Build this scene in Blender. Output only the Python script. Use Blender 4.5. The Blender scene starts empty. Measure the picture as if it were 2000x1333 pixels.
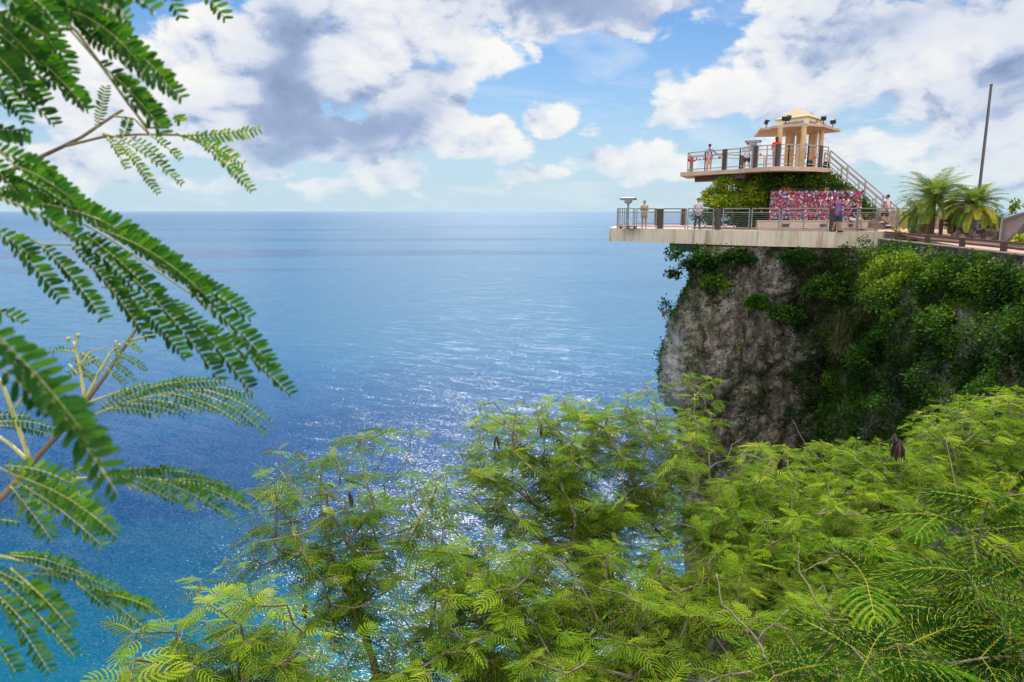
import bpy, math, random
import numpy as np
from mathutils import Vector, Matrix, noise as mnoise
R = math.radians
SC = bpy.context.scene
COL = SC.collection
F = 1400.0
PITCH = math.atan(255.0/F)
SP, CP = math.sin(PITCH), math.cos(PITCH)
rnd = random.Random(7)

# ---------- helpers: a direction seen from the viewpoint turned into a real place ----------
def dirpx(x, y):
    dx = (x-1000)/F; dv = (666.5-y)/F
    return Vector((dx, CP+dv*SP, -SP+dv*CP))
def P(x, y, Y):            # point on the ray at world distance Y ahead
    d = dirpx(x, y); return d*(Y/d.y)
def PD(x, y, D):           # point on the ray at optical depth D
    return dirpx(x, y)*D
def PZ(x, y, z):           # point on the ray at height z
    d = dirpx(x, y); return d*(z/d.z)

def tag(o, label=None, cat=None, group=None, kind=None):
    if label: o['label'] = label
    if cat: o['category'] = cat
    if group: o['group'] = group
    if kind: o['kind'] = kind
    return o
def empty(name, loc=(0, 0, 0), rz=0):
    o = bpy.data.objects.new(name, None); COL.objects.link(o)
    o.location = loc; o.rotation_euler = (0, 0, rz); o.empty_display_size = 0.2
    return o
def link(name, me, mat, parent=None, smooth=False):
    o = bpy.data.objects.new(name, me); COL.objects.link(o)
    if mat: me.materials.append(mat)
    if smooth: me.shade_smooth()
    if parent: o.parent = parent
    return o
def copy_tree(o, parent=None):
    c = o.copy(); COL.objects.link(c); c.parent = parent
    for ch in list(o.children): copy_tree(ch, c)
    return c

class MB:
    def __init__(s): s.v = []; s.f = []
    def add(s, vs, fs):
        n = len(s.v); s.v += [tuple(v) for v in vs]; s.f += [tuple(i+n for i in f) for f in fs]; return s
    def box(s, c, d, rz=0):
        cx, cy, cz = c; x, y, z = d[0]/2, d[1]/2, d[2]/2; ca, sa = math.cos(rz), math.sin(rz)
        vs = []
        for k in (-z, z):
            for i, j in ((-x, -y), (x, -y), (x, y), (-x, y)):
                vs.append((cx+i*ca-j*sa, cy+i*sa+j*ca, cz+k))
        return s.add(vs, [(3, 2, 1, 0), (4, 5, 6, 7), (0, 1, 5, 4), (1, 2, 6, 5), (2, 3, 7, 6), (3, 0, 4, 7)])
    def bar(s, p, q, w, h, up=(0, 0, 1)):
        p = Vector(p); q = Vector(q); a = (q-p).normalized(); up = Vector(up)
        if abs(a.dot(up)) > .98: up = Vector((0, 1, 0))
        r = a.cross(up).normalized(); u = r.cross(a).normalized()
        vs = []
        for e in (p, q):
            for i, j in ((-1, -1), (1, -1), (1, 1), (-1, 1)):
                vs.append(e+r*(i*w/2)+u*(j*h/2))
        return s.add(vs, [(0, 1, 2, 3), (7, 6, 5, 4), (0, 4, 5, 1), (1, 5, 6, 2), (2, 6, 7, 3), (3, 7, 4, 0)])
    def tube(s, pts, rad, n=6, cap=True):
        pts = [Vector(p) for p in pts]
        if not hasattr(rad, '__len__'): rad = [rad]*len(pts)
        rings = []; ref = Vector((0.13, 0.31, 0.94)).normalized()
        for i, p in enumerate(pts):
            t = (pts[min(i+1, len(pts)-1)]-pts[max(i-1, 0)])
            t = t.normalized() if t.length > 1e-9 else Vector((0, 0, 1))
            if abs(t.dot(ref)) > .97: r = t.cross(Vector((1, 0, 0))).normalized()
            else: r = t.cross(ref).normalized()
            u = r.cross(t)
            rings.append([p+(r*math.cos(2*math.pi*k/n)+u*math.sin(2*math.pi*k/n))*rad[i] for k in range(n)])
        vs = [v for r in rings for v in r]; fs = []
        for i in range(len(pts)-1):
            for k in range(n):
                a = i*n+k; b = i*n+(k+1) % n
                fs.append((a, b, b+n, a+n))
        if cap:
            fs.append(tuple(range(n-1, -1, -1))); m = (len(pts)-1)*n; fs.append(tuple(range(m, m+n)))
        return s.add(vs, fs)
    def prism(s, poly, z0, z1):
        n = len(poly)
        vs = [(p[0], p[1], z0) for p in poly]+[(p[0], p[1], z1) for p in poly]
        fs = [tuple(range(n-1, -1, -1)), tuple(range(n, 2*n))]
        fs += [(i, (i+1) % n, n+(i+1) % n, n+i) for i in range(n)]
        return s.add(vs, fs)
    def ball(s, c, r, nu=12, nv=8, rot=None):
        if not hasattr(r, '__len__'): r = (r, r, r)
        vs = []; fs = []; c = Vector(c)
        for i in range(nv+1):
            th = math.pi*i/nv
            for j in range(nu):
                ph = 2*math.pi*j/nu
                v = Vector((r[0]*math.sin(th)*math.cos(ph), r[1]*math.sin(th)*math.sin(ph), r[2]*math.cos(th)))
                if rot: v = rot @ v
                vs.append(c+v)
        for i in range(nv):
            for j in range(nu):
                a = i*nu+j; b = i*nu+(j+1) % nu
                fs.append((a, a+nu, b+nu, b))
        return s.add(vs, fs)
    def cone(s, p, q, r0, r1, n=10): return s.tube([p, q], [r0, r1], n)
    def build(s, name, mat, parent=None, smooth=False, bevel=0, loc=None):
        me = bpy.data.meshes.new(name)
        me.from_pydata(s.v, [], s.f); me.validate()
        o = link(name, me, mat, parent, smooth)
        if bevel:
            b = o.modifiers.new('bevel', 'BEVEL'); b.width = bevel; b.segments = 2; b.limit_method = 'ANGLE'
        return o

def mesh_np(name, V, Fq, mat, parent=None, tint=None, smooth=False, tri=False):
    V = np.asarray(V, dtype=np.float32); Fq = np.asarray(Fq, dtype=np.int32); k = Fq.shape[1]
    me = bpy.data.meshes.new(name)
    me.vertices.add(len(V)); me.vertices.foreach_set('co', V.ravel())
    me.loops.add(Fq.size); me.loops.foreach_set('vertex_index', Fq.ravel())
    me.polygons.add(len(Fq))
    me.polygons.foreach_set('loop_start', np.arange(0, Fq.size, k, dtype=np.int32))
    me.polygons.foreach_set('loop_total', np.full(len(Fq), k, dtype=np.int32))
    if tint is not None:
        at = me.attributes.new('tint', 'FLOAT', 'POINT'); at.data.foreach_set('value', np.asarray(tint, dtype=np.float32))
    me.update(calc_edges=True); me.validate()
    return link(name, me, mat, parent, smooth)

# ---------- materials ----------
class NT:
    def __init__(s, name):
        m = bpy.data.materials.new(name); m.use_nodes = True; s.m = m; s.t = m.node_tree; s.t.nodes.clear()
        s.out = s.n('ShaderNodeOutputMaterial')
    def n(s, typ, **kw):
        nd = s.t.nodes.new(typ)
        for k, v in kw.items():
            if k.startswith('_'): nd.inputs[k[1:].replace('_', ' ')].default_value = v
            else: setattr(nd, k, v)
        return nd
    def l(s, a, b): s.t.links.new(a, b)
    def noise(s, vec, scale, detail=4, rough=.55, dist=0):
        nd = s.n('ShaderNodeTexNoise', _Scale=scale, _Detail=detail, _Roughness=rough, _Distortion=dist)
        if vec is not None: s.l(vec, nd.inputs['Vector'])
        return nd.outputs['Fac']
    def ramp(s, fac, stops, interp='LINEAR'):
        r = s.n('ShaderNodeValToRGB'); cr = r.color_ramp; cr.interpolation = interp
        while len(cr.elements) < len(stops): cr.elements.new(.5)
        for e, (p, c) in zip(cr.elements, stops):
            e.position = p; e.color = (c[0], c[1], c[2], 1) if hasattr(c, '__len__') else (c, c, c, 1)
        s.l(fac, r.inputs['Fac']); return r.outputs['Color']
    def math(s, op, a, b=None, c=None, clamp=False):
        nd = s.n('ShaderNodeMath', operation=op, use_clamp=clamp)
        for i, x in enumerate((a, b, c)):
            if x is None: continue
            if hasattr(x, 'links'): s.l(x, nd.inputs[i])
            else: nd.inputs[i].default_value = x
        return nd.outputs[0]
    def vmath(s, op, a, b=None):
        nd = s.n('ShaderNodeVectorMath', operation=op)
        for i, x in enumerate((a, b)):
            if x is None: continue
            if hasattr(x, 'links'): s.l(x, nd.inputs[i])
            else: nd.inputs[i].default_value = x
        return nd.outputs['Value'] if op in ('LENGTH', 'DOT_PRODUCT') else nd.outputs['Vector']
    def mix(s, fac, a, b, blend='MIX'):
        nd = s.n('ShaderNodeMix', data_type='RGBA', blend_type=blend)
        for i, x in ((0, fac), (6, a), (7, b)):
            if hasattr(x, 'links'): s.l(x, nd.inputs[i])
            elif i == 0: nd.inputs[0].default_value = x
            else: nd.inputs[i].default_value = (x[0], x[1], x[2], 1)
        return nd.outputs[2]
    def pos(s): return s.n('ShaderNodeNewGeometry').outputs['Position']
    def obj(s): return s.n('ShaderNodeTexCoord').outputs['Object']
    def mapping(s, v, scale=(1, 1, 1), rot=(0, 0, 0), loc=(0, 0, 0)):
        nd = s.n('ShaderNodeMapping'); nd.inputs['Scale'].default_value = scale; nd.inputs['Rotation'].default_value = rot
        nd.inputs['Location'].default_value = loc
        s.l(v, nd.inputs['Vector']); return nd.outputs['Vector']
    def principled(s, color, rough=.7, metal=0, spec=.5, normal=None):
        b = s.n('ShaderNodeBsdfPrincipled')
        for nm, x in (('Base Color', color), ('Roughness', rough), ('Metallic', metal), ('Specular IOR Level', spec)):
            if hasattr(x, 'links'): s.l(x, b.inputs[nm])
            elif nm == 'Base Color': b.inputs[nm].default_value = (x[0], x[1], x[2], 1)
            else: b.inputs[nm].default_value = x
        if normal is not None: s.l(normal, b.inputs['Normal'])
        s.l(b.outputs[0], s.out.inputs['Surface']); return b
    def bump(s, h, strength=.5, dist=.02):
        b = s.n('ShaderNodeBump'); b.inputs['Strength'].default_value = strength; b.inputs['Distance'].default_value = dist
        s.l(h, b.inputs['Height']); return b.outputs['Normal']

def simple(name, c, rough=.7, metal=0, var=.25, scale=3, spec=.5, bump=.15, bscale=40):
    t = NT(name); p = t.pos(); f = t.noise(p, scale, 6, .6)
    c0 = [x*(1-var) for x in c]; c1 = [min(1, x*(1+var)) for x in c]
    col = t.ramp(f, [(.3, c0), (.7, c1)])
    t.principled(col, rough, metal, spec, t.bump(t.noise(p, bscale, 3), bump, .01)); return t.m

def leafmat(name, stops, trans=.45, rough=.45, spec=.35, tcol=(1.25, 1.35, .45)):
    t = NT(name); a = t.n('ShaderNodeAttribute', attribute_name='tint'); p = t.pos()
    f = t.math('ADD', a.outputs['Fac'], t.math('MULTIPLY', t.math('SUBTRACT', t.noise(p, 2.2, 3), .5), .5))
    col = t.ramp(f, stops)
    b = t.n('ShaderNodeBsdfPrincipled'); t.l(col, b.inputs['Base Color']); b.inputs['Roughness'].default_value = rough
    b.inputs['Specular IOR Level'].default_value = spec
    tr = t.n('ShaderNodeBsdfTranslucent'); t.l(t.mix(1, col, tcol, 'MULTIPLY'), tr.inputs['Color'])
    mx = t.n('ShaderNodeMixShader'); mx.inputs[0].default_value = trans
    t.l(b.outputs[0], mx.inputs[1]); t.l(tr.outputs[0], mx.inputs[2]); t.l(mx.outputs[0], t.out.inputs['Surface'])
    return t.m

M = {}
def mats():
    # concrete fascia with rust runs
    t = NT('concrete'); p = t.pos()
    f = t.noise(p, .8, 6, .6); col = t.ramp(f, [(.3, (.58, .465, .34)), (.7, (.68, .56, .43))])
    st = t.noise(t.mapping(p, (2.6, 2.6, .18)), 1.0, 4, .7)
    col = t.mix(t.math('MULTIPLY', t.ramp(st, [(.52, 0), (.66, 1)]), .75), col, (.26, .15, .07))
    fine = t.noise(t.mapping(p, (9, 9, .5)), 1.0, 3, .6)
    col = t.mix(t.math('MULTIPLY', t.ramp(fine, [(.45, 0), (.8, 1)]), .4), col, (.25, .22, .17))
    t.principled(col, .85, 0, .3, t.bump(t.noise(p, 30, 4), .2, .01)); M['concrete'] = t.m
    t = NT('paving'); p = t.pos()
    br = t.n('ShaderNodeTexBrick'); t.l(p, br.inputs['Vector']); br.inputs['Scale'].default_value = 2.5
    br.inputs['Color1'].default_value = (.42, .21, .15, 1); br.inputs['Color2'].default_value = (.37, .18, .13, 1)
    br.inputs['Mortar'].default_value = (.40, .26, .2, 1); br.inputs['Mortar Size'].default_value = .012
    t.principled(t.mix(t.math('MULTIPLY', t.noise(p, .7, 5), .5), br.outputs['Color'], (.44, .29, .22)), .8); M['paving'] = t.m
    M['beige'] = simple('beige_plaster', (.47, .35, .26), .85, var=.15)
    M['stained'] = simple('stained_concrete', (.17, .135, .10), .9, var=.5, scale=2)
    M['bench'] = simple('bench_plaster', (.55, .42, .32), .85, var=.12)
    M['cream'] = simple('cream_paint', (.72, .62, .42), .7, var=.08)
    M['roofcream'] = simple('roof_cream', (.46, .38, .24), .92, var=.06, spec=.08)
    M['salmon'] = simple('salmon_slab', (.50, .36, .26), .9, var=.12, spec=.1)
    M['column'] = simple('column_plaster', (.62, .38, .19), .8, var=.12)
    M['steel'] = simple('rail_steel', (.26, .25, .235), .5, .25, var=.2)
    M['steelpaint'] = simple('upper_rail_paint', (.36, .29, .25), .6, .1, var=.2)
    M['darkpost'] = simple('dark_timber', (.075, .052, .042), .75, var=.35, scale=8)
    M['brown'] = simple('brown_timber', (.095, .042, .03), .8, var=.4, scale=6)
    M['black'] = simple('black_metal', (.02, .02, .022), .5, .3)
    M['pole'] = simple('pole_metal', (.10, .085, .085), .5, .4, var=.15)
    M['viewer'] = simple('viewer_metal', (.22, .24, .25), .35, .6)
    M['grille'] = simple('vent_grille', (.035, .035, .04), .6)
    # lava stone
    t = NT('lava_stone'); p = t.pos()
    v = t.n('ShaderNodeTexVoronoi', feature='F1'); v.inputs['Scale'].default_value = 5.5; t.l(p, v.inputs['Vector'])
    v2 = t.n('ShaderNodeTexVoronoi', feature='DISTANCE_TO_EDGE'); v2.inputs['Scale'].default_value = 5.5; t.l(p, v2.inputs['Vector'])
    col = t.mix(t.n('ShaderNodeSeparateColor').outputs[0], (0, 0, 0), (0, 0, 0))
    cc = t.n('ShaderNodeSeparateColor'); t.l(v.outputs['Color'], cc.inputs[0])
    col = t.ramp(cc.outputs[0], [(0, (.05, .04, .035)), (.6, (.14, .11, .09)), (1, (.27, .22, .18))])
    col = t.mix(t.ramp(v2.outputs['Distance'], [(0, 1), (.07, 0)]), col, (.02, .018, .015))
    t.principled(col, .9, 0, .2, t.bump(t.math('ADD', v2.outputs['Distance'], t.math('MULTIPLY', t.noise(p, 25, 4), .2)), .9, .08)); M['lava'] = t.m
    # limestone cliff
    t = NT('cliff_rock'); p = t.pos()
    big = t.noise(p, .35, 5, .6); mid = t.noise(t.mapping(p, (1.6, 1.6, .9)), 1.1, 8, .68, .4); fin = t.noise(p, 9, 6, .7)
    col = t.ramp(mid, [(.33, (.03, .023, .017)), (.42, (.16, .127, .098)), (.52, (.36, .305, .25)), (.66, (.62, .57, .51))])
    red = t.noise(t.mapping(p, (1, 1, .6), loc=(9, 3, 1)), .8, 6, .7)
    col = t.mix(t.math('MULTIPLY', t.ramp(red, [(.52, 0), (.66, 1)]), .7), col, (.26, .155, .11))
    col = t.mix(t.math('MULTIPLY', t.ramp(fin, [(.42, 1), (.58, 0)]), .6), col, (.055, .042, .032))
    moss = t.noise(t.mapping(p, (1, 1, 1), loc=(3, 7, 2)), .9, 7, .7)
    col = t.mix(t.math('MULTIPLY', t.ramp(moss, [(.52, 0), (.62, 1)]), .55), col, (.05, .055, .018))
    # bare pale limestone towards the seaward edge
    sx = t.n('ShaderNodeSeparateXYZ'); t.l(p, sx.inputs[0])
    edge = t.math('MULTIPLY', t.ramp(t.math('DIVIDE', sx.outputs[0], 12), [(.0, 1), (.735, 1), (.78, 0)]), .75)
    streak = t.noise(t.mapping(p, (5, 5, .35)), 1.0, 6, .7)
    pale = t.ramp(streak, [(.3, (.20, .19, .175)), (.55, (.50, .48, .45)), (.75, (.66, .64, .60))])
    zlow = t.ramp(t.math('ADD', t.math('DIVIDE', sx.outputs[2], 10), 1.0), [(.34, 1), (.385, 0)])
    col = t.mix(t.math('MULTIPLY', edge, zlow), col, pale)
    v = t.n('ShaderNodeTexVoronoi', feature='F1'); v.inputs['Scale'].default_value = 3.2
    t.l(t.vmath('ADD', p, t.vmath('MULTIPLY', t.n('ShaderNodeTexNoise', _Scale=2.0, _Detail=3.0).outputs['Color'], (.6, .6, .6))), v.inputs['Vector'])
    h = t.math('ADD', t.math('MULTIPLY', mid, 1.0), t.math('ADD', t.math('MULTIPLY', fin, .35), t.math('MULTIPLY', v.outputs['Distance'], .5)))
    t.principled(col, .93, 0, .15, t.bump(h, 1.0, .35)); M['cliff'] = t.m
    M['soil'] = simple('dark_soil', (.035, .032, .018), .95, var=.5, scale=1.5)
    bark = NT('bark'); p = bark.pos()
    c = bark.ramp(bark.noise(bark.mapping(p, (1, 1, .5)), 60, 5, .65), [(.3, (.07, .045, .03)), (.7, (.26, .19, .14))])
    c = bark.mix(bark.ramp(bark.noise(p, 4, 3), [(.45, 0), (.6, .8)]), c, (.27, .22, .17))
    bark.principled(c, .8, 0, .3, bark.bump(bark.noise(p, 120, 4), .5, .003)); M['bark'] = bark.m
    t = NT('young_stem'); p = t.pos()
    t.principled(t.ramp(t.noise(p, 14, 4), [(.35, (.20, .23, .05)), (.65, (.46, .42, .14))]), .55, 0, .4); M['stem'] = t.m
    t = NT('twig'); p = t.pos()
    t.principled(t.ramp(t.noise(p, 20, 4), [(.35, (.12, .08, .05)), (.65, (.27, .2, .12))]), .7, 0, .3); M['twig'] = t.m
    M['pod'] = simple('seed_pod_brown', (.045, .017, .011), .55, var=.4, scale=40)
    # foliage: dark, mid, yellow; 1.0+ = leaf stalk colour
    M['nearleaf'] = leafmat('near_leaflet', [(0, (.006, .036, .010)), (.45, (.028, .108, .014)), (.8, (.095, .215, .02)), (1, (.38, .40, .06))], .36, .5, .2)
    M['leaf'] = leafmat('feathery_leaf', [(0, (.004, .035, .004)), (.35, (.016, .092, .006)), (.57, (.075, .235, .007)), (.77, (.27, .44, .014)), (1, (.52, .52, .05))], .45, .65, .03, (1.05, 1.25, .35))
    M['cliffleaf'] = leafmat('cliff_leaf', [(0, (.006, .020, .004)), (.4, (.040, .105, .012)), (.7, (.17, .27, .02)), (1, (.42, .44, .05))], .3, .65, .08)
    M['feather'] = leafmat('needle_foliage', [(0, (.05, .055, .015)), (.5, (.14, .15, .04)), (1, (.36, .31, .11))], .3)
    M['hedge'] = leafmat('hedge_leaf', [(0, (.012, .035, .006)), (.4, (.06, .12, .012)), (.7, (.20, .29, .02)), (1, (.66, .62, .03))], .4, .6, .1)
    M['palm'] = leafmat('palm_leaflet', [(0, (.012, .05, .010)), (.4, (.09, .19, .02)), (.75, (.40, .40, .04)), (1, (.66, .46, .05))], .35, .5, .25)
    M['palmtrunk'] = simple('palm_trunk', (.15, .10, .07), .9, var=.4, scale=9)
    M['yellow'] = simple('yellow_petal', (.85, .68, .02), .6, var=.1)
# ---------- camera, light, world ----------
def camera_light():
    cam = bpy.data.cameras.new('camera'); o = bpy.data.objects.new('camera', cam); COL.objects.link(o)
    cam.sensor_width = 36; cam.lens = 36*F/2000; cam.clip_start = .02; cam.clip_end = 2.0e6
    o.rotation_euler = (math.pi/2-PITCH, 0, 0); SC.camera = o
    cam.dof.use_dof = True; cam.dof.focus_distance = 10.0; cam.dof.aperture_fstop = 15
    s = bpy.data.lights.new('sun', 'SUN'); s.energy = SUN_E; s.angle = R(.53); s.color = (1, .95, .87)
    so = bpy.data.objects.new('sun', s); COL.objects.link(so)
    el, az = R(SUN_EL), R(SUN_AZ)       # az measured from +Y (view) towards +X
    d = Vector((math.sin(az)*math.cos(el), math.cos(az)*math.cos(el), math.sin(el)))
    so.rotation_euler = d.to_track_quat('Z', 'Y').to_euler(); so.location = d*60
    SC.view_settings.view_transform = 'Standard'; SC.view_settings.look = 'None'
    SC.view_settings.exposure = EXPO; SC.view_settings.gamma = 1
    SC.render.engine = 'CYCLES'; SC.cycles.use_denoising = True
    SC.cycles.max_bounces = 8; SC.cycles.diffuse_bounces = 3; SC.cycles.glossy_bounces = 3; SC.cycles.transmission_bounces = 4
    SC.cycles.sample_clamp_indirect = 6
SUN_E, SUN_EL, SUN_AZ, EXPO = 4.3, 46, 0, 0.55
SKY_S = .12

def azel(x, y):
    d = dirpx(x, y).normalized(); return math.atan2(d.x, d.y), math.asin(d.z)

# cumulus banks: pixel centre, radii (as seen from the lookout), weight
CLOUDS = [(560, 130, 130, 190, 1.1), (700, 110, 150, 110, 1.1), (420, 150, 190, 120, .95), (800, 190, 110, 90, .9), (170, 110, 230, 150, .85),
          (910, 95, 110, 65, .95), (1060, 0, 360, 85, 1.1), (1225, 55, 80, 45, .85), (1600, 130, 230, 120, 1.0),
          (1390, 195, 105, 50, .85), (1760, 60, 300, 90, 1.0), (1900, 190, 200, 130, 1.0), (1330, 240, 90, 30, .65),
          (1065, 222, 55, 32, .62), (960, 265, 80, 45, .72), (860, 215, 60, 60, .75), (580, 275, 260, 60, 1.0), (350, 270, 190, 50, .7),
          (780, 335, 120, 50, .8), (1700, 300, 330, 45, .72), (1290, 315, 220, 40, .62), (1900, 330, 220, 60, .68), (100, 330, 300, 60, .75), (560, 345, 70, 20, .66),
          (1020, 340, 120, 34, .66), (650, 370, 340, 30, .55), (1550, 30, 120, 60, .8), (2300, 150, 300, 220, 1.0), (-350, 150, 350, 200, 1.0)]
GREYS = [(545, 110, 110, 200, 1.2), (700, 190, 220, 60, .8), (830, 140, 60, 90, .5), (690, 270, 220, 55, .9), (1100, 0, 330, 60, 1.1), (1250, 55, 130, 50, .7),
         (1800, 20, 330, 80, .95), (1960, 200, 160, 130, .95), (1640, 90, 150, 60, .4), (1600, 200, 150, 60, .4), (470, 320, 280, 50, .5), (1430, 215, 80, 40, .3), (1680, 250, 220, 40, .3),
         (780, 250, 120, 50, .5), (170, 200, 200, 70, .4), (420, 210, 120, 40, .4), (900, 120, 60, 40, .25)]

def world():
    w = bpy.data.worlds.new('World'); SC.world = w; w.use_nodes = True
    w.cycles.sampling_method = 'MANUAL'; w.cycles.sample_map_resolution = 256
    t = NT.__new__(NT); t.t = w.node_tree; t.t.nodes.clear()
    out = t.n('ShaderNodeOutputWorld'); bg = t.n('ShaderNodeBackground'); bg.inputs['Strength'].default_value = SKY_S
    sky = t.n('ShaderNodeTexSky', sky_type='NISHITA', sun_disc=False, sun_elevation=R(SUN_EL), sun_rotation=R(SUN_AZ))
    sky.altitude = 100; sky.air_density = 1.0; sky.dust_density = .6; sky.ozone_density = 2.2
    dirv = t.n('ShaderNodeTexCoord').outputs['Generated']
    dirv = t.vmath('NORMALIZE', dirv)
    # coverage of cloud banks and of their shaded parts
    q = t; sp = q.n('ShaderNodeSeparateXYZ'); q.l(dirv, sp.inputs[0])
    az = q.math('ARCTAN2', sp.outputs[0], sp.outputs[1]); el = q.math('ARCSINE', sp.outputs[2])
    cx = q.n('ShaderNodeCombineXYZ'); q.l(az, cx.inputs[0]); q.l(el, cx.inputs[1])
    wn = q.n('ShaderNodeTexNoise', _Scale=7.0, _Detail=3.0, _Roughness=.55); q.l(dirv, wn.inputs['Vector'])
    warp = q.vmath('MULTIPLY', q.vmath('SUBTRACT', wn.outputs['Color'], (.5, .5, .5)), (.18, .10, 0))
    ae = q.vmath('ADD', cx.outputs[0], warp)
    def blobs(lst):
        tot = None
        for (x, y, rx, ry, wt) in lst:
            a, e = azel(x, y); k = math.cos(a)**2
            sx = rx/F*k*1.25; sy = ry/F*math.cos(a)*1.25
            d = q.vmath('LENGTH', q.vmath('MULTIPLY', q.vmath('SUBTRACT', ae, (a, e, 0)), (1/sx, 1/sy, 0)))
            m = q.math('MULTIPLY_ADD', d, -wt, wt)
            tot = q.math('MAXIMUM', m, 0.0) if tot is None else q.math('MAXIMUM', tot, m) if lst is CLOUDS else q.math('ADD', tot, q.math('MAXIMUM', m, 0.0))
        return tot
    behind = q.n('ShaderNodeMapRange', interpolation_type='SMOOTHSTEP'); behind.inputs['From Min'].default_value = .1; behind.inputs['From Max'].default_value = -.45
    q.l(sp.outputs[1], behind.inputs['Value']); behind = behind.outputs[0]
    over = q.n('ShaderNodeMapRange', interpolation_type='SMOOTHSTEP'); over.inputs['From Min'].default_value = .5; over.inputs['From Max'].default_value = .8
    q.l(sp.outputs[2], over.inputs['Value'])
    cov = q.math('POWER', q.math('MAXIMUM', q.math('MAXIMUM', blobs(CLOUDS), q.math('MULTIPLY', behind, .95)), q.math('MULTIPLY', over.outputs[0], .5)), .75)  # unseen clouds added behind the camera and overhead to whiten and raise the fill
    gr = blobs(GREYS)
    # ragged cumulus detail, sampled twice: here and a little towards the sun
    g = bpy.data.node_groups.new('cloud_detail', 'ShaderNodeTree')
    g.interface.new_socket('dir', in_out='INPUT', socket_type='NodeSocketVector')
    g.interface.new_socket('density', in_out='OUTPUT', socket_type='NodeSocketFloat')
    q = NT.__new__(NT); q.t = g; gi = q.n('NodeGroupInput'); go = q.n('NodeGroupOutput')
    st = q.mapping(gi.outputs[0], (1, 1, 1.7))
    n1 = q.n('ShaderNodeTexNoise', _Scale=9.0, _Detail=7.0, _Roughness=.6, _Distortion=.3); q.l(st, n1.inputs['Vector'])
    v = q.n('ShaderNodeTexVoronoi', feature='F1'); v.inputs['Scale'].default_value = 26
    q.l(q.vmath('ADD', st, q.vmath('MULTIPLY', n1.outputs['Color'], (.10, .10, .10))), v.inputs['Vector'])
    dn = q.math('ADD', q.math('MULTIPLY', q.math('SUBTRACT', n1.outputs['Fac'], .5), 2.3), q.math('MULTIPLY', q.math('SUBTRACT', .5, v.outputs['Distance']), .34))
    q.l(dn, go.inputs[0]); q = t
    def field(v):
        nd = t.n('ShaderNodeGroup'); nd.node_tree = g; t.l(v, nd.inputs[0]); return nd.outputs[0]
    f0 = field(dirv); f1 = field(t.vmath('ADD', dirv, (.006, 0, .026)))
    dens = t.math('MULTIPLY_ADD', cov, 1.3, f0)
    alpha = t.n('ShaderNodeMapRange', interpolation_type='SMOOTHSTEP'); alpha.inputs['From Min'].default_value = .30; alpha.inputs['From Max'].default_value = .64
    t.l(dens, alpha.inputs['Value'])
    lit = t.math('MULTIPLY_ADD', t.math('SUBTRACT', f0, f1), 1.05, .80, clamp=True)
    thick = t.n('ShaderNodeMapRange'); thick.inputs['From Min'].default_value = .9; thick.inputs['From Max'].default_value = 1.8
    t.l(dens, thick.inputs['Value'])
    grey = t.math('MULTIPLY_ADD', f0, .16, t.math('MULTIPLY', gr, .84), clamp=True)
    shade = t.math('SUBTRACT', lit, t.math('MULTIPLY', thick.outputs[0], .16), clamp=True)
    shade = t.math('MULTIPLY', shade, t.math('MULTIPLY_ADD', grey, -.8, 1.0), clamp=True)
    K = CLOUD_K
    ccol = t.ramp(shade, [(0, (.21, .30, .49)), (.28, (.40, .50, .72)), (.5, (.74, .79, .90)), (.8, (.90, .92, .94)), (1, (1.0, .99, .97))])
    kk = t.math('MULTIPLY_ADD', behind, BACK_FILL_K-K, K); kv = t.n('ShaderNodeCombineXYZ')
    for i in range(3): t.l(kk, kv.inputs[i])
    ccol = t.vmath('MULTIPLY', ccol, kv.outputs[0])
    skyc = t.mix(1, sky.outputs[0], SKYTINT, 'MULTIPLY')
    hz = t.ramp(sp.outputs[2], [(0, 1), (.07, .74), (.14, .32), (.24, 0)])
    skyc = t.mix(t.math('MULTIPLY', hz, .92), skyc, tuple(K*x for x in (.60, .775, .89)))
    hz2 = t.ramp(sp.outputs[2], [(0, .3), (.04, .7), (.10, 1)])
    wis = t.noise(t.mapping(dirv, (1, 1, 4.5), rot=(0, .25, 0)), 5.5, 7, .62, .9)
    wa = t.ramp(wis, [(.50, 0), (.74, .42)])
    skyc = t.mix(wa, skyc, tuple(K*x for x in (.90, .93, .97)))
    col = t.mix(t.math('MULTIPLY', alpha.outputs[0], hz2), skyc, ccol)
    t.l(col, bg.inputs['Color']); t.l(bg.outputs[0], out.inputs['Surface'])
BACK_FILL_K = 12.5  # brightness of the clouds added behind the camera as fill light
CLOUD_K = 5.5
SKYTINT = (.26, .41, .56)

def haze():
    t = NT('haze_air'); v = t.n('ShaderNodeVolumePrincipled'); v.inputs['Density'].default_value = HAZE_D
    v.inputs['Color'].default_value = (.50, .66, .82, 1); v.inputs['Anisotropy'].default_value = .2
    t.l(v.outputs[0], t.out.inputs['Volume'])
    X = 8.1e5; o = MB().box((0, 2e5, -50), (2*X, 4.03e5, 130)).build('haze', t.m); tag(o, kind='stuff')
HAZE_D = 1.2e-5

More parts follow.
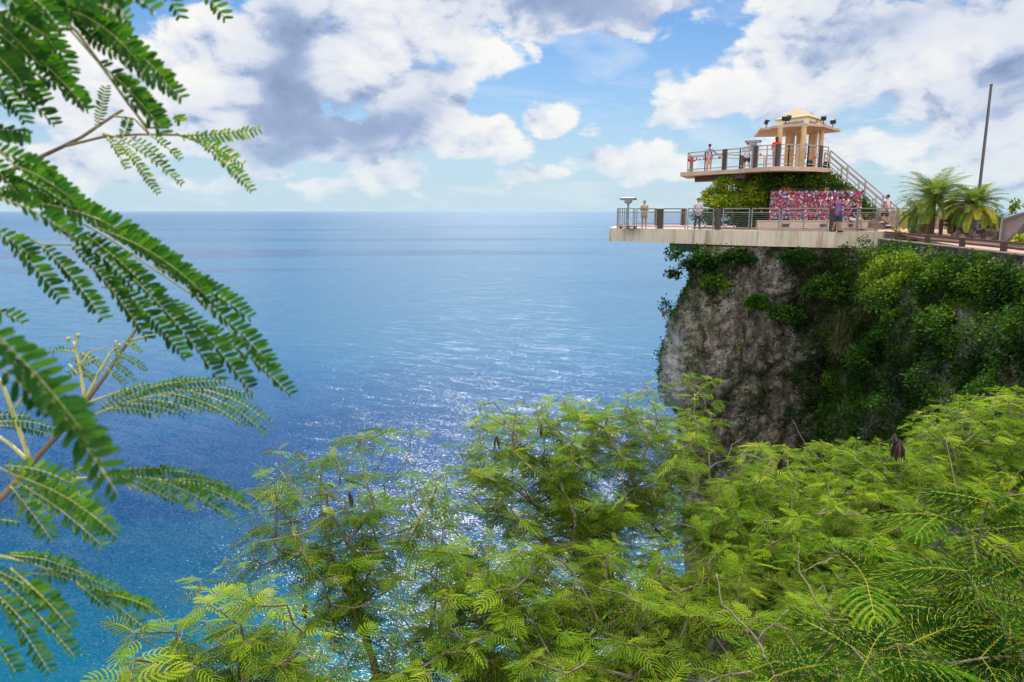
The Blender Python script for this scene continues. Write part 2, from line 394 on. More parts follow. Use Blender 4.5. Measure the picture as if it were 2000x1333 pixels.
# ---------- sea ----------
SEA_Z = -112.0
def sea():
    t = NT('sea_water'); p = t.pos()
    wind = t.mapping(p, (1, 1, 1), rot=(0, 0, R(28)))
    far = t.n('ShaderNodeMapRange'); sx = t.n('ShaderNodeSeparateXYZ'); t.l(p, sx.inputs[0])
    dist = sx.outputs[1]
    # wave slopes at three sizes: swell, wind waves drawn out along their crests, chop
    def slopes(sc, k, det):
        n = t.n('ShaderNodeTexNoise', _Scale=1.0, _Detail=det, _Roughness=.6); t.l(t.mapping(wind, sc), n.inputs['Vector'])
        return t.vmath('MULTIPLY', t.vmath('SUBTRACT', n.outputs['Color'], (.5, .5, .5)), (k, k, 0))
    sl = t.vmath('ADD', slopes((.04, .13, 1), .45, 3.0), t.vmath('ADD', slopes((.7, 2.1, 1), 1.25, 3.0), slopes((2.6, 5.5, 1), .85, 2.0)))
    nrm = t.vmath('NORMALIZE', t.vmath('ADD', sl, (0, 0, 1)))
    # colour of the water body: deep blue, turquoise over the shallows at the foot of the cliff
    patch = t.noise(p, .012, 4, .6)
    d = t.math('ADD', t.math('DIVIDE', dist, 600), t.math('MULTIPLY', t.math('SUBTRACT', patch, .5), .28))
    col = t.ramp(d, [(.18, (.0, .110, .120)), (.30, (.0, .080, .140)), (.43, (.0, .036, .112)), (.60, (.0, .048, .148)), (.85, (.010, .092, .21)), (1, (.022, .115, .225))])
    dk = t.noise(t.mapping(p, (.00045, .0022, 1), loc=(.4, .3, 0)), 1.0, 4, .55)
    cloud_shade = t.math('MULTIPLY', t.ramp(dk, [(.49, 0), (.56, 1)]), t.ramp(t.math('DIVIDE', dist, 2000), [(.35, 0), (.7, 1)]))  # far bands of cloud shadow painted into the water colour, waves calmed there too
    col = t.mix(t.math('MULTIPLY', cloud_shade, .6), col, (.0, .040, .13))
    sc = t.math('MULTIPLY_ADD', cloud_shade, -.5, 1.0); cs = t.n('ShaderNodeCombineXYZ')
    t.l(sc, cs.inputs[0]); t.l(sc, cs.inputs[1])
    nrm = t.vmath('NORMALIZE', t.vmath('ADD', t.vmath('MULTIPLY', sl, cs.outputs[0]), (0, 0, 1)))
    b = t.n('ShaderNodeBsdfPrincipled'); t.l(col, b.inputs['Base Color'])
    rg = t.ramp(t.math('DIVIDE', dist, 6000), [(0, .21), (.1, .20), (1, .30)]); t.l(rg, b.inputs['Roughness'])
    b.inputs['IOR'].default_value = 1.333; b.inputs['Specular IOR Level'].default_value = .25
    t.l(nrm, b.inputs['Normal']); t.l(b.outputs[0], t.out.inputs['Surface'])
    L = 4e5
    ys = [-400, 0, 200, 500, 1200, 4000, 15000, 60000, L]
    V = []; Fc = []
    for y in ys:
        for x in (-1, -.3, -.05, 0, .05, .3, 1): V.append((x*max(2000, abs(y)*2.0), y, SEA_Z))
    for i in range(len(ys)-1):
        for j in range(6):
            a = i*7+j; Fc.append((a, a+1, a+8, a+7))
    me = bpy.data.meshes.new('sea'); me.from_pydata(V, [], Fc)
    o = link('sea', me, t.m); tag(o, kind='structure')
# ---------- the lookout ----------
ZL, ZU, ZR = -1.02, 2.30, 4.62     # lower deck floor, upper deck floor, top of pavilion roof slab
def v2(p): return (p.x, p.y)

def panel(parent, p, q, mat, H=1.12, mids=(), cables=True, sub=.2, base=.14, name='panel'):
    p = Vector(p); q = Vector(q); mb = MB(); U = Vector((0, 0, 1)); L = (q-p).length
    for s in [0, 1]+list(mids):
        b = p.lerp(q, s)
        mb.bar(b, b+U*(H-.03), .05, .05)
    mb.bar(p+U*H, q+U*H, .06, .055)
    mb.bar(p+U*(H-sub), q+U*(H-sub), .045, .045)
    mb.bar(p+U*base, q+U*base, .04, .05)
    if cables:
        n = 7
        for i in range(n):
            z = base+(H-sub-base)*(i+1)/(n+1)
            mb.bar(p+U*z, q+U*z, .011, .011)
    return mb.build(name, mat, parent)
def dpost(parent, c, H=1.14, w=.2, mat='darkpost'):
    return MB().box((c[0], c[1], c[2]+H/2), (w, w, H), .3).build('post', M[mat], parent, bevel=.012)

def lower_deck():
    n0, n1, n2, n3 = PZ(1191, 445.8, ZL), PZ(1480, 451.4, ZL), PZ(1630, 453.4, ZL), PZ(1727, 453, ZL)
    root = empty('observation_deck', ((n0.x+n3.x)/2, 42, ZL))
    tag(root, 'wide lower observation deck with pale concrete edge jutting out over the cliff', 'deck')
    fl = [v2(n0), v2(n1), v2(n2), v2(n3), (23, 35.2), (27, 40), (27, 52), (16, 52), (7.6, 51.2)]
    def b(mb, n, m, **k):
        o = mb.build(n, m, None, **k); o.parent = root; o.matrix_parent_inverse = root.matrix_world.inverted(); return o
    root.location.z = ZL; bpy.context.view_layer.update()
    mb = MB().prism(fl, ZL-.12, ZL); b(mb, 'floor', M['paving'])
    inn = [(x, y+.003) for x, y in fl]
    # fascia: a deep edge beam round the open sides
    mb = MB()
    path = [(7.6, 51.2), fl[0], fl[1], fl[2], fl[3]]
    pts = [Vector((x, y, 0)) for x, y in path]
    cen = Vector((14, 44, 0)); ring_o = []; ring_i = []
    for i, p in enumerate(pts):
        t = (pts[min(i+1, len(pts)-1)]-pts[max(i-1, 0)]).normalized(); nrm = Vector((t.y, -t.x, 0))
        if nrm.dot(cen-p) > 0: nrm = -nrm
        ring_o.append(p+nrm*.03); ring_i.append(p-nrm*.35)
    vs = []; fs = []; n = len(pts)
    for ring, z in ((ring_o, ZL+.012), (ring_o, ZL-.765), (ring_i, ZL-.765), (ring_i, ZL+.012)):
        vs += [(p.x, p.y, z) for p in ring]
    for k in range(4):
        for i in range(n-1):
            a = k*n+i; c = ((k+1) % 4)*n+i; fs.append((a, a+1, c+1, c))
    fs += [(0, n, 2*n, 3*n), (n-1, 4*n-1, 3*n-1, 2*n-1)]
    mb.add(vs, fs); b(mb, 'edge_beam', M['concrete'])
    b(MB().prism([(x*1.0+(.3 if i == 0 else 0), y+(.3 if i < 4 else -.1)) for i, (x, y) in enumerate(fl)], ZL-.74, ZL-.13), 'slab', M['beige'])
    # support wall and ribs set back below the slab
    sp = []
    s0, s1 = P(1375, 490, 39.6), P(1700, 500, 35.6)
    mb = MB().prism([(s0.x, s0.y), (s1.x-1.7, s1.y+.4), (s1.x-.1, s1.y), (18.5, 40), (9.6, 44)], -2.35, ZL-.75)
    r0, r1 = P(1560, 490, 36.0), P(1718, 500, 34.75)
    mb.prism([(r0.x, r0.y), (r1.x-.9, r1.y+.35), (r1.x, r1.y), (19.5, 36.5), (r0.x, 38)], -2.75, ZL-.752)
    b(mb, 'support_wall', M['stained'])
    # railing of the near, left and far edges
    rail = empty('deck_railing', (n0.x, n0.y, ZL)); bpy.context.view_layer.update()
    tag(rail, 'grey steel cable railing with dark timber posts round the lower deck', 'railing')
    inv = rail.matrix_world.inverted()
    kids = []
    def on(px):           # a point of the near rail line, set back from the edge
        lo = [(1191, n0), (1480, n1), (1630, n2), (1727, n3), (1800, Vector((20.2, 34.9, ZL)))]
        d = dirpx(px, 447); s = d.x/d.y
        for (a, p), (c, q) in zip(lo, lo[1:]):
            p2 = p+Vector((0, .16, 0)); q2 = q+Vector((0, .16, 0))
            # solve p2+(q2-p2)*t on ray x = s*y
            den = (q2.x-p2.x)-s*(q2.y-p2.y); tt = (s*p2.y-p2.x)/den
            if -.05 <= tt <= 1.0001 or (px < 1200): return p2.lerp(q2, tt)
        return p2.lerp(q2, tt)
    for a, c, mids in ((1207, 1239, ()), (1243, 1281, ()), (1295, 1338, ()), (1343, 1392, ()), (1411, 1462, ()), (1467, 1521, ()), (1526, 1615, (.49,)),
                       (1636, 1672, ()), (1675, 1709, ()), (1713, 1750, ())):
        kids.append(panel(None, on(a), on(c), M['steel'], mids=mids))
    for px in (1288.5, 1401.5, 1626): kids.append(dpost(None, on(px), 1.12, .24))
    L0 = on(1205); L1 = Vector((8.0, 50.8, ZL))
    for k in range(4): kids.append(panel(None, L0.lerp(L1, (k+.03)/4), L0.lerp(L1, (k+.97)/4), M['steel']))
    B0, B1 = Vector((8.2, 50.6, ZL)), Vector((19.5, 51.4, ZL))
    for k in range(6):
        kids.append(panel(None, B0.lerp(B1, (k+.12)/6), B0.lerp(B1, (k+.92)/6), M['steel']))
        kids.append(dpost(None, B0.lerp(B1, (k+1.02)/6), 1.14, .22))
    for k in kids: k.parent = rail; k.matrix_parent_inverse = inv

def upper_deck():
    near = [(1328.5, 337), (1405, 332.5), (1440, 330.6), (1476, 327.4), (1504, 325.6), (1530, 325), (1560, 325.3), (1590, 326.3), (1617.6, 328.6)]
    np_ = [PZ(x, y, ZU) for x, y in near]
    poly = [v2(p) for p in np_]+[(19.0, 43.5), (19.2, 45.5), (17.6, 47), (14.5, 47), (13.2, 46.2), (11.6, 48.6)]
    root = empty('upper_lookout_deck', (15.5, 42, ZU)); bpy.context.view_layer.update(); inv = root.matrix_world.inverted()
    tag(root, 'raised upper lookout deck with a long pointed wing above the hedge', 'deck')
    def b(o): o.parent = root; o.matrix_parent_inverse = inv; return o
    b(MB().prism(poly, ZU-.24, ZU).build('deck_slab', M['salmon'], None, bevel=.02))
    p0, p1 = P(1357, 345, 45.2), P(1455, 345, 41.2)
    b(MB().prism([(p0.x, p0.y), (p1.x, p1.y), (15.6, 43), (11.7, 47)], ZU-.52, ZU-.245).build('wing_beam', M['brown'], None))
    core = MB()
    c = (16.1, 43.6); n = 28; ring = []
    for z, r in ((-1.0, 2.3), (0.2, 2.2), (1.2, 2.1), (2.05, 2.0)):
        for k in range(n):
            a = 2*math.pi*k/n; rr = r*(1+.07*math.sin(5*a+z*2)+.05*math.sin(11*a+z))
            ring.append((c[0]+rr*math.cos(a)*1.05, c[1]+rr*math.sin(a), z))
    fs = [(i*n+k, i*n+(k+1) % n, (i+1)*n+(k+1) % n, (i+1)*n+k) for i in range(3) for k in range(n)]
    core.add(ring, fs); b(core.build('rock_core', M['lava'], None))
    # railing
    rail = empty('lookout_railing', np_[0]); bpy.context.view_layer.update(); inv2 = rail.matrix_world.inverted(); kids = []
    tag(rail, 'taupe painted railing with dark timber posts along the upper lookout deck', 'railing')
    def on(px):
        d = dirpx(px, 330); s = d.x/d.y
        for i in range(len(np_)-1):
            p2 = np_[i]+Vector((0.02, .14, 0)); q2 = np_[i+1]+Vector((.0, .14, 0))
            den = (q2.x-p2.x)-s*(q2.y-p2.y); tt = (s*p2.y-p2.x)/den
            if tt <= 1.0001: return p2.lerp(q2, tt)
        return p2.lerp(q2, min(tt, 1.0))
    for a, c_, mids, cab in ((1343, 1410, (.6,), 0), (1419, 1469, (.55,), 0), (1479, 1511, (.55,), 1), (1523, 1554, (), 1), (1556, 1596, (.58,), 1), (1604, 1618, (), 1)):
        if a in (1523, 1556, 1343, 1419):     # follow the curve in two straight lengths
            m_ = (a+c_)/2; kids.append(panel(None, on(a), on(m_), M['steelpaint'], cables=bool(cab))); kids.append(panel(None, on(m_), on(c_), M['steelpaint'], cables=bool(cab)))
        else: kids.append(panel(None, on(a), on(c_), M['steelpaint'], mids=mids, cables=bool(cab)))
    for px in (1415, 1475, 1517.5, 1600): kids.append(dpost(None, on(px), 1.16, .2))
    bk = [on(1343), Vector((11.75, 48.2, ZU)), Vector((13.2, 45.9, ZU)), Vector((14.6, 46.8, ZU)), Vector((17.5, 46.8, ZU)), Vector((18.9, 45.3, ZU))]
    for p, q in zip(bk, bk[1:]):
        L = (q-p).length; m_ = max(1, round(L/1.6))
        for k in range(m_): kids.append(panel(None, p.lerp(q, (k+.04)/m_), p.lerp(q, (k+.96)/m_), M['steelpaint'], cables=False))
        kids.append(dpost(None, q, 1.14, .16))
    for k in kids: k.parent = rail; k.matrix_parent_inverse = inv2
    return on

def pavilion():
    root = empty('pavilion', (16.3, 42.2, ZU)); bpy.context.view_layer.update(); inv = root.matrix_world.inverted()
    tag(root, 'cream pavilion with round columns, wide flat eaves and stepped roof on the upper deck', 'pavilion')
    def b(o): o.parent = root; o.matrix_parent_inverse = inv; return o
    pts = [PZ(x, y, ZR) for x, y in ((1484, 250.2), (1506, 248.0), (1507, 245.6), (1565, 241.4), (1573, 240.6), (1609, 242.8), (1642, 252.6))]
    poly = [v2(p) for p in pts]+[(18.4, 44.2), (17.4, 44.6), (17.2, 45.6), (15.0, 46.0), (14.8, 45.0)]
    b(MB().prism(poly, ZR-.15, ZR).build('eaves_slab', M['salmon'], None, bevel=.02))
    for px, Y in ((1521, 40.6), (1567, 40.0), (1537, 42.8), (1546, 43.8), (1558, 44.4), (1582, 43.4), (1590, 42.6), (1602, 41.8)):
        c = P(px, 300, Y); r = .135
        mb = MB().tube([(c.x, c.y, ZU), (c.x, c.y, ZU+.1), (c.x, c.y, ZU+.101), (c.x, c.y, ZR-.22), (c.x, c.y, ZR-.22), (c.x, c.y, ZR-.15)], [r*1.25, r*1.25, r, r, r*1.15, r*1.15], 16)
        b(mb.build('column', M['column'], None))
    # clerestory: square drum plus a lower wing to the right
    def pz(px, Y): d = dirpx(px, 235); return (d.x/d.y*Y, Y)
    A, B_, C_ = pz(1518, 43.3), pz(1577, 41.6), pz(1604, 43.3)
    D_ = (A[0]+C_[0]-B_[0]+.2, A[1]+C_[1]-B_[1]+.3)
    b(MB().prism([A, B_, C_, D_], ZR+.001, 5.14).build('clerestory', M['cream'], None, bevel=.015))
    w = [(B_[0]+.75*(C_[0]-B_[0]), B_[1]+.75*(C_[1]-B_[1])), pz(1612, 44.2), pz(1608, 45.6), pz(1585, 45.2)]
    b(MB().prism(w, ZR+.002, 5.02).build('side_clerestory', M['cream'], None, bevel=.015))
    def hip(poly, z, pk, over, name, th=.05):
        cx = sum(p[0] for p in poly)/len(poly); cy = sum(p[1] for p in poly)/len(poly)
        o = [(cx+(p[0]-cx)*over, cy+(p[1]-cy)*over) for p in poly]
        n = len(o); vs = [(x, y, z) for x, y in o]+[(x, y, z+th) for x, y in o]
        mid = [(cx+(x-cx)*.82, cy+(y-cy)*.82, z+th+.10) for x, y in o]
        vs += mid; vs += [pk]
        fs = [tuple(range(n-1, -1, -1))]+[(i, (i+1) % n, n+(i+1) % n, n+i) for i in range(n)]
        fs += [(n+i, n+(i+1) % n, 2*n+(i+1) % n, 2*n+i) for i in range(n)]+[(2*n+i, 2*n+(i+1) % n, 3*n) for i in range(n)]
        b(MB().add(vs, fs).build(name, M['roofcream'], None))
    pk = P(1556, 210, 43.3); hip([A, B_, C_, D_], 5.141, tuple(pk), 1.12, 'roof')
    pk2 = P(1583, 219, 44.6); hip(w, 5.021, tuple(pk2), 1.2, 'side_roof')
    # decorative openings: recessed dark field with a lattice
    def grille(p, q, s0, s1, z0, z1, n):
        p = Vector((p[0], p[1], 0)); q = Vector((q[0], q[1], 0)); t = (q-p); nr = Vector((t.y, -t.x, 0)).normalized()
        if nr.y > 0: nr = -nr
        a = p.lerp(q, s0)+nr*.012; c = p.lerp(q, s1)+nr*.012; U = Vector((0, 0, 1))
        mb = MB(); mb.bar(a+U*(z0+z1)/2, c+U*(z0+z1)/2, .02, z1-z0)
        o = b(mb.build('grille', M['viewer'], None))
        lt = MB()
        for k in range(n):
            s_ = a.lerp(c, (k+.5)/n)+nr*.02; h = (z1-z0)*.42; w_ = (c-a).length/n*.5; d = (c-a).normalized()
            for aa in range(8):
                t0, t1 = aa*math.pi/4, (aa+1)*math.pi/4
                lt.bar(s_+d*math.cos(t0)*w_+U*((z0+z1)/2+h*math.sin(t0)), s_+d*math.cos(t1)*w_+U*((z0+z1)/2+h*math.sin(t1)), .02, .025)
        l = lt.build('lattice', M['beige'], None); l.parent = o; l.matrix_parent_inverse = Matrix.Identity(4)
    grille(A, B_, .22, .88, 4.72, 4.97, 7); grille(B_, C_, .15, .7, 4.72, 4.97, 3)

def floodlights():
    labs = ['small black floodlight on the left tip of the pavilion eaves', 'black double-headed floodlight in front of the clerestory grille',
            'black floodlight on the pavilion eaves, inner one of the two at the right', 'black floodlight on the far right corner of the pavilion eaves']
    for i, (px, py, h, yaw) in enumerate(((1498.5, 249, .36, 1.2), (1536.5, 244.2, .46, .1), (1610.5, 243.8, .48, -.5), (1629, 248.8, .4, -.8))):
        c = PZ(px, py, ZR)+Vector((0, .18, 0)); c.z = ZR
        r = empty('floodlight', c, yaw); tag(r, labs[i], 'floodlight', 'floodlights on the pavilion roof')
        MB().tube([(0, 0, 0), (0, 0, .02)], .07, 10).tube([(0, 0, 0), (0, 0, h*.55)], .025, 8).build('stand', M['black'], r)
        w = .19 if i != 1 else .30
        mb = MB().box((0, 0, 0), (w*1.35, .2, .24)).box((0, -.12, .12), (w*1.45, .12, .02)); mb.tube([(-w*.75, 0, 0), (w*.75, 0, 0)], .03, 8)
        if i == 1: mb.box((.18, .02, .06), (.16, .2, .22), .5)
        o = mb.build('lamp_head', M['black'], r, bevel=.03); o.location = (0, 0, h*.55+.1); o.rotation_euler = (.35, 0, 0)
        g = MB().box((0, -.104, 0), (w*1.1, .01, .19)).build('lens', M['black'], o)

def staircase():
    e = dirpx(1619, 330); top = Vector((e.x/e.y*42.0, 42.0, ZU)); e = dirpx(1757, 440); bot = Vector((e.x/e.y*41.2, 41.2, ZL))
    r = empty('staircase', bot); bpy.context.view_layer.update(); inv = r.matrix_world.inverted()
    tag(r, 'straight outdoor staircase with taupe tube rails climbing to the upper deck', 'staircase')
    def b(o): o.parent = r; o.matrix_parent_inverse = inv; return o
    d = bot-top; dh = Vector((d.x, d.y, 0)); side = Vector((-dh.y, dh.x, 0)).normalized()*1.35
    if side.y < 0: side = -side
    n = 20; st = MB()
    for k in range(n):
        p = top.lerp(bot, (k+.5)/n); z = ZU+(ZL-ZU)*(k+1)/n
        c = p+side*.5; st.box((c.x, c.y, z-.08), (dh.length/n*1.02, side.length, .16), math.atan2(dh.y, dh.x))
    b(st.build('steps', M['beige'], None))
    for s in (0, 1):
        o = side*s+ (side.normalized()*(-.03 if s == 0 else .03)); U = Vector((0, 0, 1))
        b(MB().bar(top+o-U*.28, bot+o-U*.1, .07, .16).build('stringer', M['steelpaint'], None))
        mb = MB()
        mb.bar(top+o+U*1.05, bot+o+U*1.0, .065, .07); mb.bar(top+o+U*.78, bot+o+U*.73, .055, .06)
        mb.bar(top+o+U*.42, bot+o+U*.36, .03, .03); mb.bar(top+o+U*.2, bot+o+U*.14, .045, .05)
        for k in (0, .25, .5, .75, 1): q = top.lerp(bot, k)+o; mb.bar(q-U*.2, q+U*1.02, .075, .075)
        for k in (.12, .37, .62, .87): q = top.lerp(bot, k)+o; mb.bar(q, q+U*.4, .03, .03)
        b(mb.build('handrail', M['steelpaint'], None))

def coin_viewer(loc, yaw, label, base=True, s=1.0):
    r = empty('coin_viewer', loc, yaw); tag(r, label, 'viewer', 'coin operated viewers'); r.scale = (s, s, s)
    MB().tube([(0, 0, 0), (0, 0, .04), (0, 0, .05), (0, 0, 1.18)], [.16, .16, .055, .05], 14).build('pedestal', M['viewer'], r)
    y = MB().tube([(0, 0, 1.16), (0, 0, 1.24)], [.04, .05], 10)
    y.bar((-.1, 0, 1.26), (-.1, 0, 1.36), .02, .05).bar((.1, 0, 1.26), (.1, 0, 1.36), .02, .05).bar((-.1, 0, 1.25), (.1, 0, 1.25), .05, .03); y.build('yoke', M['black'], r)
    h = MB()
    h.prism([(-.36, -.09), (-.36, .09), (.30, .13), (.36, .1), (.36, -.1), (.30, -.13)], 0, .14)
    h.prism([(-.2, -.1), (-.2, .1), (.2, .1), (.2, -.1)], -.14, .0)
    o = h.build('binocular_head', M['viewer'], r, bevel=.025); o.location = (0, 0, 1.42)
    e = MB()
    for sy in (-.05, .05): e.tube([(-.36, sy, .06), (-.43, sy, .06)], [.03, .035], 10); e.tube([(.36, sy, .07), (.41, sy, .07)], [.05, .055], 10)
    e.build('eyepiece', M['black'], o)
    if base:
        MB().box((0, 0, .10), (.9, .7, .05)).box((-.35, -.25, .04), (.1, .1, .08)).box((.35, -.25, .04), (.1, .1, .08)).box((.35, .25, .04), (.1, .1, .08)).box((-.35, .25, .04), (.1, .1, .08)).build('step_stand', M['black'], r, bevel=.01)
    return r

def bench_and_locks():
    r = empty('bench_wall', (16, 39.9, ZL)); bpy.context.view_layer.update(); inv = r.matrix_world.inverted()
    tag(r, 'long low pinkish bench wall with dark vents in front of the padlock fence', 'bench')
    def b(o): o.parent = r; o.matrix_parent_inverse = inv; return o
    p0, p1 = P(1480, 440, 39.3), P(1695, 440, 38.6); p0.z = p1.z = 0
    t = (p1-p0).normalized(); nb = Vector((-t.y, t.x, 0))
    q = p1+nb*1.6
    poly = [v2(p0), v2(p1), v2(q), v2(q-t*.45), v2(p1+nb*.45-t*.45), v2(p0+nb*.45)]
    b(MB().prism(poly, ZL, ZL+.44).build('wall', M['bench'], None, bevel=.02))
    cap = [v2(p0-nb*.03-t*.03), v2(p1-nb*.03+t*.03), v2(q+nb*.03+t*.03), v2(q-t*.48+nb*.03), v2(p1+nb*.48-t*.48), v2(p0+nb*.48-t*.03)]
    b(MB().prism(cap, ZL+.441, ZL+.50).build('seat', M['bench'], None, bevel=.015))
    for a, c in ((1530, 1543), (1600, 1611), (1653, 1660)):
        u, w = P(a, 438, 39.0), P(c, 438, 39.0); s0 = (u.x-p0.x)/(p1.x-p0.x); s1 = (w.x-p0.x)/(p1.x-p0.x)
        A, B_ = p0.lerp(p1, s0)-nb*.015, p0.lerp(p1, s1)-nb*.015; mb = MB()
        for k in range(4): z = ZL+.17+k*.045; mb.bar(A+Vector((0, 0, z)), B_+Vector((0, 0, z)), .04, .032)
        b(mb.build('vent', M['grille'], None))
    # fence
    f0, f1 = P(1505, 400, 40.1), P(1681, 400, 39.4); f0.z = f1.z = ZL+.02
    fr = empty('padlock_fence', f0); bpy.context.view_layer.update(); inv = fr.matrix_world.inverted()
    tag(fr, 'metal mesh fence completely covered in colourful love locks', 'fence')
    mb = MB(); U = Vector((0, 0, 1)); ztop = 1.98
    for k in range(5): s = f0.lerp(f1, k/4); mb.bar(s, s+U*ztop, .05, .05)
    mb.bar(f0+U*ztop, f1+U*ztop, .05, .06); mb.bar(f0+U*.62, f1+U*.62, .04, .04)
    o = mb.build('frame', M['viewer'], None); o.parent = fr; o.matrix_parent_inverse = inv
    mb = MB()
    for k in range(60): s = f0.lerp(f1, (k+.5)/60); mb.bar(s+U*.62, s+U*ztop, .006, .006)
    for k in range(18): z = .65+k*.088; mb.bar(f0+U*z, f1+U*z, .006, .006)
    o = mb.build('mesh', M['viewer'], None); o.parent = fr; o.matrix_parent_inverse = inv
    cols = [(.55, .015, .05), (.45, .02, .12), (.70, .12, .25), (.70, .55, .52), (.03, .03, .05), (.05, .15, .50), (.05, .35, .60), (.70, .22, .03), (.85, .80, .80), (.35, .03, .12), (.30, .22, .18), (.10, .35, .15)]
    wts = [6, 5, 2, 3, 10, 2.2, 1.4, 2.4, 2.6, 4, 4, .6]
    lm = []
    for i, c in enumerate(cols): t_ = NT('lock_enamel'); t_.principled([v*.9 for v in c], .4, .1 if i % 2 else 0); lm.append(t_.m)
    # real padlock shapes: heart body with shackle
    def lockmesh(m, heart=True):
        vs = []; n = 14; pr = []
        for k in range(n):
            a = 2*math.pi*k/n
            if heart: x = .055*math.sin(a)**3*1.0; z = .05*(.81*math.cos(a)-.31*math.cos(2*a)-.12*math.cos(3*a))
            else: x = .045*max(-1, min(1, 1.4*math.sin(a))); z = .045*max(-1, min(1, 1.4*math.cos(a)))
            pr.append((x, z))
        for y in (-.012, .012): vs += [(x, y, z-.06) for x, z in pr]
        fs = [tuple(range(n)), tuple(range(2*n-1, n-1, -1))]+[(i+n, (i+1) % n+n, (i+1) % n, i) for i in range(n)]
        mb = MB().add(vs, fs)
        mb.tube([(-.022, 0, -.03), (-.022, 0, .01), (-.012, 0, .03), (.012, 0, .03), (.022, 0, .01), (.022, 0, -.03)], .006, 5)
        me = bpy.data.meshes.new('padlock'); me.from_pydata(mb.v, [], mb.f); me.validate(); me.materials.append(m); return me
    meshes = [lockmesh(m, i % 3 != 2) for i, m in enumerate(lm)]
    rr = random.Random(3); t = (f1-f0).normalized(); nf = Vector((t.y, -t.x, 0)); L = (f1-f0).length
    if nf.y > 0: nf = -nf
    for k in range(285):
        cx, cy = k % 29, k//29
        s = (cx+.5+rr.uniform(-.45, .45))/29; z = .62+(cy+.5+rr.uniform(-.4, .4))*1.42/10
        me = rr.choices(meshes, wts)[0]; o = bpy.data.objects.new('padlock', me); COL.objects.link(o)
        o.location = f0+t*(s*L)+U*z+nf*rr.uniform(.05, .10); sc = rr.uniform(.75, 1.25); o.scale = (sc, sc*2, sc)
        o.rotation_euler = (rr.uniform(-.3, .3), rr.uniform(-.7, .7), rr.uniform(-.5, .5))
        tag(o, 'small coloured padlock clipped among hundreds on the lock fence', 'padlock', 'love locks covering the mesh fence')
    # the rest of the locks as one mass
    vs = []; fs = []; mi = []
    tot = 3400
    me = bpy.data.meshes.new('padlock_mass')
    for k in range(tot):
        s = rr.random(); z = .45+.1*rr.random()+1.5*rr.random()**.9
        if s > .93: z = .5+1.5*rr.random()
        c = f0+t*(s*L*1.012-.02)+U*z+nf*rr.uniform(-.03, .06); w = rr.uniform(.03, .055); a = rr.uniform(0, 3.14); h = w*rr.uniform(.8, 1.5)
        n = len(vs); ux = t*math.cos(a)+U*math.sin(a); uz = -t*math.sin(a)+U*math.cos(a); dn = nf*.012+t*rr.uniform(-.01, .01)
        for y in (-1, 1):
            for (i, j) in ((-.7, -1), (.7, -1), (1, .4), (0, 1), (-1, .4)): vs.append(c+ux*(i*w)+uz*(j*h)+dn*y)
        fs += [(n, n+1, n+2, n+3, n+4), (n+9, n+8, n+7, n+6, n+5)]+[(n+5+i, n+5+(i+1) % 5, n+(i+1) % 5, n+i) for i in range(5)]
        m = rr.choices(range(len(cols)), wts)[0]; mi += [m]*7
    me.from_pydata(vs, [], fs)
    for m in lm: me.materials.append(m)
    me.polygons.foreach_set('material_index', mi); me.update()
    o = bpy.data.objects.new('padlock_mass', me); COL.objects.link(o); tag(o, 'dense layer of small coloured padlocks filling the lock fence', 'padlocks', kind='stuff')
    # ribbons / tags sticking up over the fence
    for px, c in ((1525, 2), (1532, 7), (1540, 7), (1612, 7)):
        b0 = f0.lerp(f1, (px-1505)/176)+U*(ztop+.02); mb = MB()
        for a in (-.7, -.2, .4, .9): mb.bar(b0, b0+Vector((math.sin(a)*.22, 0, math.cos(a)*.24)), .03, .012)
        o = mb.build('ribbon_bow', lm[c]); tag(o, ('pink' if c == 2 else 'orange')+' ribbon bow tied on the lock fence top, '+{1525: 'at its left end', 1532: 'just right of the pink bow', 1540: 'second orange from the left', 1612: 'alone right of the middle'}[px], 'ribbon', 'bows tied on the lock fence')
    # red locks on the upper railing
    return meshes

def upper_locks(on, meshes):
    rr = random.Random(5)
    spots = [(1344, .83), (1346, .78), (1349, .74), (1352, .8), (1355, .72), (1350, .64), (1360, .82), (1366, .75), (1373, .8), (1376, .74), (1388, .8), (1404, .82), (1484, .75), (1591, .6)]
    for px, z in spots:
        o = bpy.data.objects.new('padlock', meshes[0]); COL.objects.link(o); p = on(px)
        o.location = p+Vector((0, -.05, z-.02)); s = rr.uniform(1.0, 1.7); o.scale = (s, s, s); o.rotation_euler = (0, rr.uniform(-.5, .5), rr.uniform(-.4, .4))
        tag(o, 'red heart-shaped lock hanging from the upper lookout railing', 'padlock', 'red locks on the upper railing')

